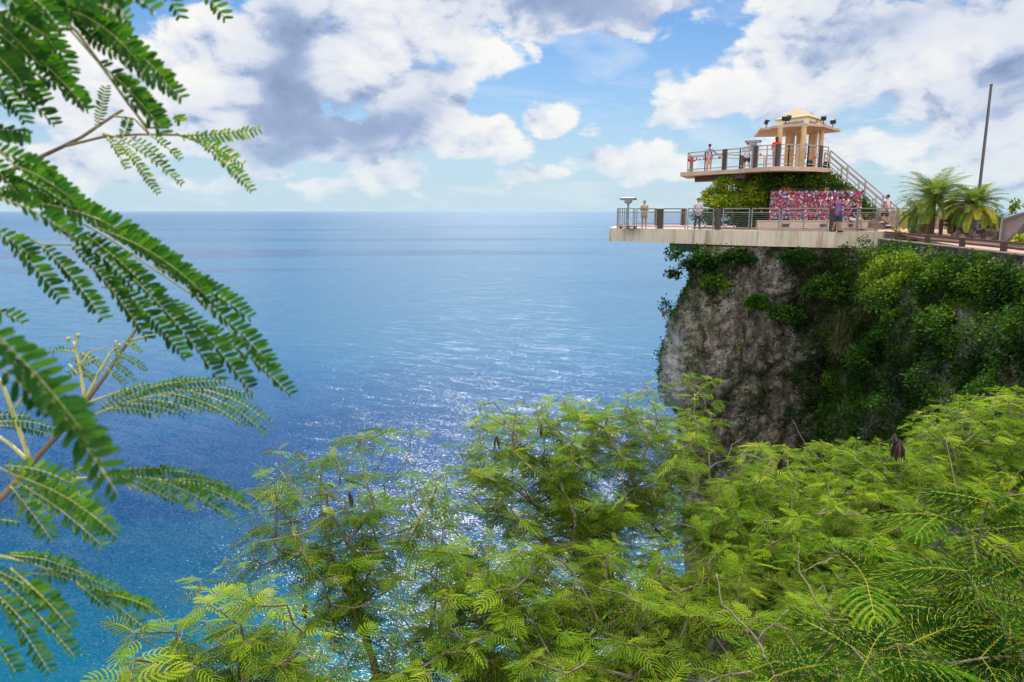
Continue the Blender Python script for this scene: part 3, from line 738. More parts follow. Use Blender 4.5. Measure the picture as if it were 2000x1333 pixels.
def right_side():
    # plaza sheet falling gently to the fence
    xs = [x for x in (15.6, 16.5, 17.3, 18.0, 19, 21, 24, 30, 45, 80)]
    vs = []; fs = []; ys = [8, 16, 22, 26, 29, 31.5, 33.6, 34.7]
    def z(y): return -1.40+(min(1, max(0, (y-27)/7.0)))*.375
    for y in ys:
        x0 = 14.6+ (y-8)*.118
        for k, x in enumerate((0, .5, 1.2, 2.2, 4, 8, 16, 40, 90)): vs.append((x0+.2+x, y, z(y)))
    nx = 9
    for i in range(len(ys)-1):
        for j in range(nx-1): a = i*nx+j; fs.append((a, a+1, a+nx+1, a+nx))
    o = MB().add(vs, fs).build('plaza', M['paving']); tag(o, kind='structure')
    o = MB().add([(22.9, 34.75, -1.03), (110, 34.75, -1.03), (110, 90, -1.03), (27.05, 90, -1.03), (27.05, 40, -1.03)], [(0, 1, 2, 3, 4)]).build('courtyard', M['paving']); tag(o, kind='structure')
    # lava stone wall
    a, b_ = P(1722, 470, 34.1), P(2000, 497, 23.3); c_ = Vector((15.1, 12, -1.45))
    line = [Vector((a.x, a.y, 0)), Vector(((a.x+b_.x)/2+.05, (a.y+b_.y)/2, 0)), Vector((b_.x, b_.y, 0)), c_]
    zt = [-1.36, -1.40, -1.44, -1.46]
    mb = MB()
    for i in range(3):
        p, q = line[i], line[i+1]; n = max(2, int((q-p).length/.5)); nr = Vector(((q-p).y, -(q-p).x, 0)).normalized()
        if nr.x > 0: nr = -nr
        for k in range(n):
            u = p.lerp(q, k/n); w = p.lerp(q, (k+1)/n); zz = zt[i]+(zt[i+1]-zt[i])*k/n
            mb.prism([v2(u+nr*.18), v2(u-nr*.25), v2(w-nr*.25), v2(w+nr*.18)], -2.9, zz+.02*math.sin(k*2.1+i))
    w = mb.build('stone_wall', M['lava']); tag(w, 'dark lava stone retaining wall below the brown rail fence at the clifftop', 'wall')
    cp = MB()
    for i in range(3): cp.bar(Vector((line[i].x, line[i].y, zt[i]+.035)), Vector((line[i+1].x, line[i+1].y, zt[i+1]+.035)), .4, .05)
    cp.build('coping', M['stained'], w)
    # brown rail fence
    f = empty('rail_fence', (line[0].x, line[0].y, -1.3)); bpy.context.view_layer.update(); inv = f.matrix_world.inverted()
    tag(f, 'low brown timber rail fence along the top of the lava wall', 'fence'); kids = []
    for i in range(3):
        p = Vector((line[i].x+.12, line[i].y, zt[i]+.06)); q = Vector((line[i+1].x+.12, line[i+1].y, zt[i+1]+.06)); U = Vector((0, 0, 1))
        kids.append(MB().bar(p+U*.30, q+U*.30, .07, .085).bar(p+U*.13, q+U*.13, .06, .07).build('rail', M['brown']))
        n = max(1, int((q-p).length/2.2))
        for k in range(n): s = p.lerp(q, (k+.5)/n); kids.append(MB().box((s.x, s.y, s.z+.15), (.16, .16, .38), .3).build('post', M['brown'], None, bevel=.01))
    for k in kids: k.parent = f; k.matrix_parent_inverse = inv
    # ramp wall
    pr = [(19.9+ .0, 44.5, .02), (22.8, 43.0, .02), (23.6, 40.0, -.12), (23.0, 36.2, -.55), (21.9, 33.2, -.92)]
    mb = MB()
    for p, q in zip(pr, pr[1:]):
        d = Vector((q[0]-p[0], q[1]-p[1], 0)).normalized(); nr = Vector((d.y, -d.x, 0))*.1
        P_ = [Vector((p[0], p[1], 0))+nr, Vector((q[0], q[1], 0))+nr, Vector((q[0], q[1], 0))-nr, Vector((p[0], p[1], 0))-nr]
        zz = [p[2], q[2], q[2], p[2]]
        vs = [(v.x, v.y, -1.15) for v in P_]+[(v.x, v.y, h) for v, h in zip(P_, zz)]
        mb.add(vs, [(3, 2, 1, 0), (4, 5, 6, 7), (0, 1, 5, 4), (1, 2, 6, 5), (2, 3, 7, 6), (3, 0, 4, 7)])
    w = mb.build('ramp_wall', M['beige']); tag(w, 'beige plaster ramp wall sloping down behind the palm trees', 'wall')
    hr = MB(); U = Vector((0, 0, 1))
    for p, q in zip(pr[1:], pr[2:]):
        p, q = Vector(p)-Vector((.5, .3, .1)), Vector(q)-Vector((.5, .3, .1)); hr.bar(p, q, .045, .045); hr.bar(p-U*.3, q-U*.3, .025, .025); hr.bar(p-U*.8, p, .04, .04)
    o = hr.build('handrail', M['black'], w)
    # flagpole
    d = dirpx(1902, 465); Y = 31.0; x = d.x/d.y*Y
    fp = empty('flagpole', (x, Y, -1.2)); tag(fp, 'tall bare dark flagpole rising behind the right-hand palm', 'flagpole')
    MB().tube([(0, 0, 0), (0, 0, .95)], [.15, .13], 14).build('base', M['viewer'], fp)
    MB().tube([(0, 0, .951), (0, 0, 3.5), (0, 0, 6.28)], [.062, .058, .048], 12).ball((0, 0, 6.3), .06, 8, 6).build('pole', M['pole'], fp)
    # round planter table
    c = P(1797, 455, 34.2)
    tb = empty('round_planter', (c.x, c.y, -1.03)); tag(tb, 'pale round stone planter on the paving between the palm trunks', 'planter')
    MB().tube([(0, 0, 0), (0, 0, .25), (0, 0, .3), (0, 0, .42)], [.35, .42, .62, .62], 20).build('bowl', M['roofcream'], tb)
    # relief monument
    L0 = P(1954, 470, 27.6); mo = empty('relief_monument', (L0.x, L0.y, -1.35), -.47)
    tag(mo, 'grey arched stone monument with a carved relief at the right edge', 'monument')
    W = 2.6; n = 16; arch = [(0, 0), (W, 0)]+[(W-W*k/n, 1.02+.36*math.sin(math.pi*k/n)) for k in range(n+1)]
    def slab(pts, y0, y1, nm, m, par):
        k = len(pts); vs = [(x, y0, z) for x, z in pts]+[(x, y1, z) for x, z in pts]
        return MB().add(vs, [tuple(range(k)), tuple(range(2*k-1, k-1, -1))]+[(i+k, (i+1) % k+k, (i+1) % k, i) for i in range(k)]).build(nm, m, par)
    slab(arch, 0, .5, 'block', simple('monument_stone', (.16, .13, .125), .85, var=.25, scale=2), mo)
    mb = MB(); inner = [(x, z) for x, z in arch[2:]]
    for u, w_ in zip(inner, inner[1:]): mb.bar((u[0], -.03, u[1]-.03), (w_[0], -.03, w_[1]-.03), .08, .10)
    mb.bar((.05, -.03, 0), (.05, -.03, 1.02), .08, .1); mb.build('border', M['pole'], mo)
    mb = MB()
    for k in range(11):
        pts = [(.2+.085*k*.5+.45*s, -.012, .25+.07*k-.16*math.sin(s*2.6+k*.2)) for s in [i/6 for i in range(7)]]
        mb.tube(pts, .012, 4)
    for k in range(16):
        a = k/15; pts = [(.82+.9*s*(.4+a), -.02, .15+.75*(1-s)*(1-.5*a)+.12*math.sin(s*7+k)) for s in [i/7 for i in range(8)]]
        mb.tube(pts, [.022*(1-.8*i/7) for i in range(8)], 4)
    mb.build('carving', M['black'], mo)
    # rubble wall and far fence in front of the shrubs
    g = MB(); p, q = P(1868, 470, 30.6), P(1956, 470, 30.2)
    g.bar(Vector((p.x, p.y, -1.0)), Vector((q.x, q.y, -1.0)), .4, .55); o = g.build('rubble_wall', M['lava']); tag(o, 'short reddish rubble wall between the flagpole and the relief monument', 'wall')
    g = MB()
    for z in (-.62, -.45): g.bar(Vector((p.x-.1, p.y+1.2, z)), Vector((q.x+.6, q.y+1.2, z)), .07, .09)
    for s in (0, .33, .66, 1): u = p.lerp(q, s); g.box((u.x, u.y+1.2, -.75), (.12, .12, .8))
    o = g.build('timber_fence', M['brown']); tag(o, 'brown timber fence in front of the yellow green shrubs behind the flagpole', 'fence')
# ---------- foliage ----------
def inst(tmpls, items):
    """items: list of (template index, 4x4 matrix, tint shift). One mesh of all of them."""
    Vs = []; Fs = []; Ts = []; off = 0
    groups = {}
    for ti, m, tn in items: groups.setdefault(ti, []).append((m, tn))
    for ti, lst in groups.items():
        V, Fq, T = tmpls[ti]
        Ms = np.array([np.array(m) for m, _ in lst]); tn = np.array([t for _, t in lst])
        W = np.einsum('nij,vj->nvi', Ms[:, :3, :3], V)+Ms[:, None, :3, 3]
        n = len(lst); nv = len(V)
        Fx = Fq[None]+(np.arange(n)*nv)[:, None, None]+off
        Tx = np.where(T[None] > .9, T[None], T[None]+tn[:, None])
        Vs.append(W.reshape(-1, 3)); Fs.append(Fx.reshape(-1, Fq.shape[1])); Ts.append(np.clip(Tx, 0, 1.1).reshape(-1)); off += n*nv
    return np.concatenate(Vs), np.concatenate(Fs), np.concatenate(Ts)

def bip(npair, rl, pl, nl, hl, rr, droop=.25, curl=.5):
    V = []; Fq = []; T = []
    def q(a, b, c, d, t):
        n = len(V); V.extend([a, b, c, d]); Fq.append((n, n+1, n+2, n+3)); T.extend([t]*4)
    def rach(s): return Vector((rl*s, 0, -droop*rl*s*s))
    for k in range(4):
        a, b = rach(k/4), rach((k+1)/4); w = Vector((0, .0011, 0)); z = Vector((0, 0, .001)); q(a-w+z, a+w+z, b+w*.7+z, b-w*.7+z, 1.0)
    for i in range(npair):
        s = .22+.78*i/(npair-1); p0 = rach(s); u = i/(npair-1)
        ang = R(78-45*u**1.4)
        L = pl*(.72+.28*math.sin(math.pi*min(1, (i+.8)/npair)))*rr.uniform(.92, 1.06)
        for sd in (-1, 1):
            lift = rr.uniform(-.12, .12)
            pts = []
            for k in range(9):
                t = k/8; aa = ang-curl*t*.55
                x = L*t*math.cos(aa); y = sd*L*t*math.sin(aa); z = (lift-.35*t)*L*t
                pts.append(p0+Vector((x, y, z)))
            def at(t):
                f = min(t*8, 7.999); k = int(f); return pts[k].lerp(pts[k+1], f-k), (pts[k+1]-pts[k]).normalized()
            for k in (0, 4):
                a, b = pts[k], pts[k+4]; d = (b-a).normalized(); w = d.cross(Vector((0, 0, 1)))*.0010; z = Vector((0, 0, .0009)); q(a-w+z, a+w+z, b+w+z, b-w+z, .97)
            for j in range(nl):
                t = (j+.7)/(nl+.3); c, ax = at(t)
                pr = ax.cross(Vector((0, 0, 1))).normalized(); h = hl*(1 if .1 < t < .9 else .75); wd = L/nl*.55
                up = Vector((0, 0, 1)); tilt = -.25*h
                fw = ax*(h*.35)
                q(c+pr*h+fw+up*tilt, c+ax*wd, c-pr*h+fw+up*tilt, c-ax*wd*1.0, rr.uniform(-.06, .06))
    return np.array([tuple(v) for v in V]), np.array(Fq), np.array(T)

def skeleton(base, trunk, tips, rr, rtip=.0035, seg=.11, bias=.35, rk=.45, wig=.18):
    nodes = [Vector(base)]; par = [-1]; plen = [0.0]
    for p in trunk:
        a = nodes[-1]; b = Vector(p); n = max(1, int((b-a).length/seg))
        for k in range(n):
            c = a.lerp(b, (k+1)/n)+Vector((rr.uniform(-1, 1), rr.uniform(-1, 1), rr.uniform(-1, 1)))*seg*wig*.8
            nodes.append(c); par.append(len(nodes)-2); plen.append(plen[-1]+seg)
    cen = nodes[-1]
    tipn = []
    for tip in sorted(tips, key=lambda t: (t-cen).length):
        best = min(range(len(nodes)), key=lambda i: (nodes[i]-tip).length+bias*plen[i]+(.4 if nodes[i].z > tip.z else 0)*(nodes[i].z-tip.z))
        a = nodes[best]; L = (tip-a).length; n = max(1, int(L/seg)); pi_ = best
        sag = Vector((rr.uniform(-1, 1), rr.uniform(-1, 1), rr.uniform(-.9, .2)))*L*.13
        for k in range(n):
            t = (k+1)/n; c = a.lerp(tip, t)+sag*math.sin(math.pi*t)
            if k < n-1: c += Vector((rr.uniform(-1, 1), rr.uniform(-1, 1), rr.uniform(-1, 1)))*seg*wig
            nodes.append(c); par.append(pi_); plen.append(plen[pi_]+seg); pi_ = len(nodes)-1
        tipn.append(pi_)
    cnt = [0]*len(nodes)
    for t in tipn:
        i = t
        while i >= 0: cnt[i] += 1; i = par[i]
    rad = [rtip*max(1, c)**rk for c in cnt]
    mb = MB()
    for i in range(1, len(nodes)):
        p = par[i]
        r0 = min(rad[p], rad[i]*1.25)
        mb.tube([nodes[p], nodes[i]], [r0, rad[i]], 6 if rad[i] > .01 else 4, cap=False)
    return nodes, par, tipn, mb

LT = []; LTN = []
def leaf_templates():
    rr = random.Random(11)
    for i in range(5): LT.append(bip(rr.choice((7, 8, 9)), rr.uniform(.15, .20), rr.uniform(.08, .105), 8, .0082, rr, rr.uniform(.1, .5), rr.uniform(.3, .9)))
    for i in range(4): LTN.append(bip(rr.choice((7, 8)), rr.uniform(.17, .22), rr.uniform(.085, .10), 15, .0085, rr, rr.uniform(.1, .45), rr.uniform(.3, .9)))

def leaf_matrix(p, az, elv, roll, s):
    X = Vector((math.cos(az)*math.cos(elv), math.sin(az)*math.cos(elv), math.sin(elv)))
    Z = (Vector((0, 0, 1))-X*X.z).normalized(); Y = Z.cross(X)
    Z2 = Z*math.cos(roll)+Y*math.sin(roll); Y2 = Z2.cross(X)
    m = Matrix((X*s, Y2*s, Z2*s)).transposed().to_4x4(); m.translation = p; return m

def leuc_tree(base, trunk, blobs, label, seed, near=False, dens=1.0, pods=(), group=None, light_shift=0, lsize=.88):  # per-tree tint: shade low down and brighter tops put into the leaf colour
    rr = random.Random(seed)
    T = LTN if near else LT
    tips = []
    for (x, y, rx, ry, D) in blobs:
        lp = .20*lsize*F/D
        n = max(3, int(dens*3.2*math.pi*rx*ry/lp**2))
        for k in range(n):
            while True:
                a, b = rr.uniform(-1, 1), rr.uniform(-1, 1)
                if a*a+b*b <= 1: break
            tips.append(PD(x+a*rx, y+b*ry, D*(1+rr.uniform(-.13, .13))))
    b3 = PD(*base); root = empty('leucaena_tree', b3); bpy.context.view_layer.update()
    tag(root, label, 'tree', group); inv = root.matrix_world.inverted()
    nodes, par, tn, mb = skeleton(b3, [PD(*t) for t in trunk], tips, rr, rtip=.0018 if near else .0036)
    o = mb.build('trunk', M['bark'], None, smooth=True); o.parent = root; o.matrix_parent_inverse = inv
    items = []
    for t in tn:
        p = nodes[t]; k = rr.choice((2, 3, 3, 4)); a0 = rr.uniform(0, 6.28); tw = rr.uniform(-.16, .16)+light_shift
        for i in range(k):
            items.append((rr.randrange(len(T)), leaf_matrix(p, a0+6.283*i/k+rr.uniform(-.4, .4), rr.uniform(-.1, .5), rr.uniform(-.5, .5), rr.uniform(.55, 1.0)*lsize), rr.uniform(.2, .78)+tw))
        if not near: items.append((rr.randrange(len(T)), leaf_matrix(p+Vector((0, 0, .01)), rr.uniform(0, 6.28), rr.uniform(.7, 1.2), 0, rr.uniform(.2, .34)*lsize), rr.uniform(.74, .88)))
        q = par[t]; s = 0; aa = a0
        while q > 0 and s < 5:
            aa += 2.4+rr.uniform(-.4, .4)
            if rr.random() < .75:
                old = rr.random() < .05
                items.append((rr.randrange(len(T)), leaf_matrix(nodes[q].lerp(nodes[par[q]], rr.random()), aa, rr.uniform(-.25, .35), rr.uniform(-.6, .6), rr.uniform(.65, 1.1)*lsize), .84 if old else rr.uniform(.0, .46)+tw))
            q = par[q]; s += 1
    V, Fq, Ti = inst(T, items)
    o = mesh_np('crown', V, Fq, M['leaf'], None, Ti); o.parent = root; o.matrix_parent_inverse = inv
    for (x, y, D, n, L) in pods:
        p = PD(x, y, D); mb = MB()
        for k in range(n):
            a = rr.uniform(0, 6.28); sp = rr.uniform(.15, .9)
            e = p+Vector((math.cos(a)*sp*.4*L, math.sin(a)*sp*.4*L, -L*rr.uniform(.75, 1)))
            m_ = p.lerp(e, .5)+Vector((math.cos(a), math.sin(a), 0))*L*.13*sp
            w = Vector((math.cos(a+1.57), math.sin(a+1.57), 0))
            vs = []; pp = [p, p.lerp(m_, .5), m_, m_.lerp(e, .5), e]; ww = [.002, .009, .011, .010, .002]
            for c, r in zip(pp, ww): vs += [c-w*r, c+w*r+Vector((0, 0, .001))]
            vs2 = [v+Vector((math.cos(a), math.sin(a), 0))*.003 for v in vs]
            fs = [(2*i, 2*i+1, 2*i+3, 2*i+2) for i in range(4)]+[(10+2*i, 12+2*i, 13+2*i, 11+2*i) for i in range(4)]
            fs += [(2*i, 2*i+2, 12+2*i, 10+2*i) for i in range(4)]+[(2*i+1, 11+2*i, 13+2*i, 2*i+3) for i in range(4)]
            mb.add(vs+vs2, fs)
        o = mb.build('seed_pods', M['pod'], None); o.parent = root; o.matrix_parent_inverse = inv
    return root, len(items)

def near_trees():
    tot = 0
    G = 'leucaena trees growing up from the slope below the lookout'
    spec = [
     # centre-left open tree over the turquoise water
     dict(base=(760, 1480, 4.9), trunk=[(735, 1330, 4.9), (700, 1180, 4.95), (665, 1120, 4.95)], seed=21, dens=.44,
          blobs=[(670, 885, 60, 55, 5.0), (760, 870, 60, 45, 5.1), (830, 925, 55, 30, 5.0), (560, 930, 80, 50, 5.0), (640, 980, 120, 60, 5.0), (530, 1010, 60, 60, 5.0),
                 (770, 985, 80, 60, 5.0), (600, 1080, 120, 60, 4.9), (740, 1100, 90, 60, 4.8), (660, 1170, 110, 50, 4.8), (480, 1080, 60, 40, 4.9), (850, 980, 40, 30, 5.0)],
          label='open leucaena tree left of centre, its thin crown standing against the blue water', pods=[(682, 960, 4.8, 4, .12), (597, 1180, 4.5, 3, .12)]),
     dict(base=(520, 1480, 3.6), trunk=[(510, 1400, 3.6), (470, 1300, 3.7)], seed=22, dens=.62,
          blobs=[(430, 1160, 60, 30, 3.8), (390, 1200, 80, 45, 3.7), (470, 1220, 90, 55, 3.7), (540, 1180, 60, 40, 3.8), (620, 1250, 90, 60, 3.9), (640, 1320, 120, 40, 3.6), (300, 1250, 60, 30, 3.7), (350, 1255, 80, 35, 3.6), (300, 1300, 70, 25, 3.5), (450, 1300, 130, 50, 3.5), (380, 1340, 130, 40, 3.4), (250, 1325, 50, 20, 3.4), (560, 1290, 80, 50, 3.5)],
          label='low leafy leucaena at the bottom left, spreading over the dark teal shallows'),
     dict(base=(1345, 1480, 4.7), trunk=[(1300, 1300, 4.9), (1215, 1190, 5.2), (1190, 1130, 5.4), (1120, 1040, 5.8)], seed=23, dens=.66,
          blobs=[(990, 815, 70, 35, 6.3), (1080, 800, 80, 28, 6.4), (1170, 800, 80, 26, 6.5), (1250, 790, 50, 30, 6.6), (1230, 850, 110, 50, 6.4), (960, 880, 70, 40, 6.2), (1080, 870, 120, 50, 6.2),
                 (1330, 850, 50, 40, 6.6), (1310, 930, 70, 60, 6.2), (1180, 940, 130, 60, 6.0), (1020, 960, 110, 60, 6.0), (930, 960, 50, 40, 6.0), (1120, 1030, 150, 60, 5.7), (1330, 800, 30, 20, 6.8), (1268, 755, 18, 16, 6.9), (1330, 1010, 60, 50, 6.1), (930, 830, 40, 20, 6.2), (1130, 820, 160, 30, 6.4), (1240, 1010, 90, 50, 5.9), (1000, 900, 120, 40, 6.2), (1340, 900, 40, 60, 6.5)],
          label='tall leucaena in the middle with a broad crown reaching up to the pale cliff edge', pods=[(970, 852, 5.8, 3, .12), (1058, 828, 5.8, 2, .14), (1290, 905, 5.7, 3, .11)]),
     dict(base=(1480, 1500, 6.4), trunk=[(1440, 1300, 6.5), (1390, 1000, 6.9), (1385, 860, 7.3)], seed=24, dens=.44,
          blobs=[(1380, 765, 34, 26, 7.6), (1370, 830, 34, 26, 7.4), (1350, 740, 18, 12, 7.7)], label='slender leucaena shoot with paired yellow leaves rising in front of the grey rock'),
     dict(base=(1000, 1500, 4.3), trunk=[(960, 1360, 4.4), (930, 1250, 4.6)], seed=25, dens=.62,
          blobs=[(900, 1010, 60, 30, 5.1), (870, 1080, 90, 50, 5.0), (990, 1100, 90, 60, 4.9), (900, 1170, 130, 60, 4.7), (800, 1230, 90, 50, 4.5), (1000, 1240, 120, 60, 4.5), (890, 1310, 150, 40, 4.3), (760, 1310, 110, 40, 4.2), (950, 1130, 110, 60, 4.9), (830, 1010, 40, 25, 5.1)],
          label='leucaena at the bottom centre with sparkling turquoise water showing through its branches'),
     dict(base=(1640, 1500, 5.2), trunk=[(1580, 1300, 5.4), (1500, 1150, 5.8), (1450, 1050, 6.2)], seed=26, dens=1.25, light_shift=.05,
          blobs=[(1430, 960, 50, 30, 7.3), (1500, 900, 70, 28, 7.6), (1470, 970, 80, 40, 7.0), (1400, 1030, 90, 50, 6.6), (1540, 960, 90, 50, 7.0), (1480, 1060, 130, 60, 6.2), (1620, 1040, 100, 60, 6.2), (1520, 1150, 140, 60, 5.8)],
          label='dense leucaena right of the dark gap, its flat top below the shadowed cliff', pods=[(1530, 892, 7.0, 9, .18)]),
     dict(base=(1800, 1500, 5.5), trunk=[(1780, 1250, 6), (1760, 1100, 6.6)], seed=27, dens=1.25,
          blobs=[(1600, 890, 70, 26, 8.0), (1690, 885, 70, 30, 8.2), (1630, 950, 90, 50, 7.4), (1760, 930, 90, 60, 7.6), (1720, 1010, 120, 60, 6.8), (1660, 1100, 120, 60, 6.0), (1800, 1080, 120, 60, 6.2)],
          label='leucaena with a big hanging bunch of dark brown pods near its top', pods=[(1757, 858, 6.6, 26, .22), (1748, 846, 6.7, 8, .15)]),
     dict(base=(2060, 1450, 6), trunk=[(2000, 1200, 6.8), (1950, 1000, 7.6)], seed=28, dens=1.25, light_shift=.08,
          blobs=[(1820, 830, 50, 24, 8.8), (1890, 800, 60, 26, 9), (1975, 780, 50, 26, 9.2), (1850, 880, 90, 50, 8.3), (1960, 870, 80, 60, 8.3), (1900, 960, 110, 60, 7.6), (2040, 820, 60, 60, 9), (1990, 1000, 90, 70, 7)],
          label='leucaena at the right edge, the highest and yellowest crown of the thicket', pods=[(1945, 900, 7.4, 8, .18)]),
     dict(base=(1330, 1520, 3.8), trunk=[(1300, 1380, 4.0), (1260, 1280, 4.3)], seed=29, dens=1.05, light_shift=-.06,
          blobs=[(1200, 1120, 130, 60, 5.0), (1350, 1110, 110, 60, 5.2), (1150, 1200, 130, 60, 4.6), (1300, 1210, 140, 60, 4.5), (1200, 1300, 180, 50, 4.1), (1420, 1180, 100, 60, 4.9), (1050, 1310, 110, 40, 4.1), (1080, 1130, 110, 60, 5.1), (1060, 1220, 110, 60, 4.7)],
          label='leucaena at the bottom middle with crooked brown stems crossing under its leaves'),
     dict(base=(1620, 1560, 3.6), trunk=[(1600, 1420, 3.8), (1560, 1330, 4.0)], seed=30, dens=1.1, light_shift=-.1,
          blobs=[(1450, 1260, 120, 60, 4.3), (1560, 1230, 120, 60, 4.4), (1400, 1330, 140, 40, 3.9), (1600, 1310, 140, 50, 3.9)],
          label='low leucaena at the lower right of centre with pale dead twigs among its leaves'),
     dict(base=(1900, 1600, 3.8), trunk=[(1870, 1420, 4), (1840, 1300, 4.3)], seed=31, dens=1.2, light_shift=-.14,
          blobs=[(1700, 1180, 120, 60, 5), (1830, 1170, 120, 60, 5), (1940, 1110, 90, 70, 5.4), (1750, 1270, 130, 60, 4.4), (1900, 1260, 120, 60, 4.4), (1980, 1200, 60, 60, 4.6)],
          label='leucaena filling the lower right corner behind the nearest feathery branch'),
     dict(base=(2060, 1420, 2.1), trunk=[(1985, 1230, 2.25), (1905, 1070, 2.4), (1858, 920, 2.6), (1815, 815, 2.8)], seed=32, dens=.3, near=True, lsize=1.0, light_shift=-.16,
          blobs=[(1780, 1040, 120, 40, 2.5), (1900, 1010, 60, 40, 2.5), (1720, 1160, 100, 40, 2.3), (1930, 1130, 80, 40, 2.2), (1800, 1270, 120, 50, 2.1), (1960, 1280, 60, 50, 2.0), (1560, 1300, 80, 30, 2.2)],
          label='nearest leucaena branch at lower right, a long bare stem with large dark feathery leaves'),
    ]
    for s in spec:
        r, n = leuc_tree(group=G, **s); tot += n
    print('leaves', tot)
    # bare dead branches
    deads = [('pale bare branch forking out over the dark gap right of the middle tree', [[(1290, 1010, 6.3), (1330, 960, 6.4), (1400, 905, 6.6), (1476, 882, 6.8)], [(1385, 915, 6.5), (1350, 880, 6.6), (1340, 850, 6.7)], [(1420, 898, 6.6), (1430, 870, 6.7), (1455, 850, 6.8)]]),
             ('bare grey twig sticking up left of the brown pod bunch', [[(1640, 930, 7.6), (1580, 880, 7.8), (1548, 820, 8.0)], [(1580, 880, 7.8), (1560, 870, 7.9)]]),
             ('crooked whitish dead branch at the lower right of centre', [[(1720, 1333, 3.6), (1640, 1240, 3.9), (1560, 1120, 4.3), (1560, 1060, 4.4)], [(1640, 1240, 3.9), (1600, 1180, 4.0), (1520, 1140, 4.1)], [(1560, 1120, 4.3), (1650, 1080, 4.3), (1690, 1050, 4.4)]]),
             ('thin bare twigs rising over the thicket at the right', [[(1870, 900, 8.2), (1880, 830, 8.4), (1870, 775, 8.6)], [(1880, 820, 8.4), (1920, 795, 8.5), (1950, 780, 8.6)]]),
             ('white dead branch at the bottom right of centre', [[(1520, 1333, 3.3), (1480, 1250, 3.5), (1410, 1180, 3.7), (1400, 1120, 3.8)], [(1480, 1250, 3.5), (1540, 1190, 3.6)]])]
    for lab, chains in deads:
        mb = MB()
        for ch in chains:
            pts = [PD(*c) for c in ch]; q = []
            for a, b in zip(pts, pts[1:]):
                for k in range(5): q.append(a.lerp(b, k/5)+Vector((rnd.uniform(-1, 1), rnd.uniform(-1, 1), rnd.uniform(-1, 1)))*(b-a).length*.025)
            q.append(pts[-1]); r0 = .008 if ch is chains[0] else .0045
            mb.tube(q, [r0*(1-.75*i/len(q)) for i in range(len(q))], 6)
        tag(mb.build('dead_branch', M['bark'], None, smooth=True), lab, 'branch', 'bare branches in the thicket')

# ---------- the branch hanging into view at the left ----------
def leaflet_poly():
    xs = [0, .12, .35, .65, .88, 1.0]; ws = [.04, .11, .15, .155, .105, .02]
    V = []; Fq = []
    for x, w in zip(xs, ws): V += [(x, -w, .03*x*x*-1+w*.18), (x, 0, -.03*x*x), (x, w, -.03*x*x+w*.18)]
    for i in range(5):
        a = i*3; Fq += [(a, a+1, a+4, a+3), (a+1, a+2, a+5, a+4)]
    return np.array(V), np.array(Fq)

def pinna_items(pts, hl, rr, sp, fold=(.25, 1.15), twist=0, flip=False, dens=1.0):
    """leaflet matrices along a 3-D polyline; hl = leaflet length in metres"""
    out = []
    L = sum((b-a).length for a, b in zip(pts, pts[1:])); n = max(4, int(L/sp)); cum = [0]
    for a, b in zip(pts, pts[1:]): cum.append(cum[-1]+(b-a).length)
    for j in range(n):
        t = (j+.6)/n*L
        k = max(i for i in range(len(cum)-1) if cum[i] <= t); u = (t-cum[k])/(cum[k+1]-cum[k])
        c = pts[k].lerp(pts[k+1], u); ax = (pts[k+1]-pts[k]).normalized()
        view = c.normalized()
        s = ax.cross(view).normalized()
        if s.x < 0 or (abs(s.x) < .3 and s.z > 0): s = -s
        if flip: s = -s
        nrm = -view
        taper = min(1, .55+1.2*(j+.5)/n, .62+1.6*(1-(j+.5)/n))
        for side, fo in ((1, fold[0]), (-1, fold[1])):
            fo = fo+twist+rr.uniform(-.22, .22)
            d0 = (s*side*math.cos(fo)+nrm*math.sin(fo)*(1 if side == 1 else 1)).normalized()
            fwd = R(rr.uniform(56, 76)); d = (d0*math.sin(fwd)+ax*math.cos(fwd)).normalized()
            nn = (nrm*math.cos(fo)-s*side*math.sin(fo)); nn = (nn-d*nn.dot(d)).normalized(); y = nn.cross(d)
            l = hl*taper*rr.uniform(.93, 1.05)
            m = Matrix((d*l, y*l, nn*l)).transposed().to_4x4(); m.translation = c
            out.append((0, m, rr.uniform(.3, .7))) if rr.random() > .025 else None
    return out

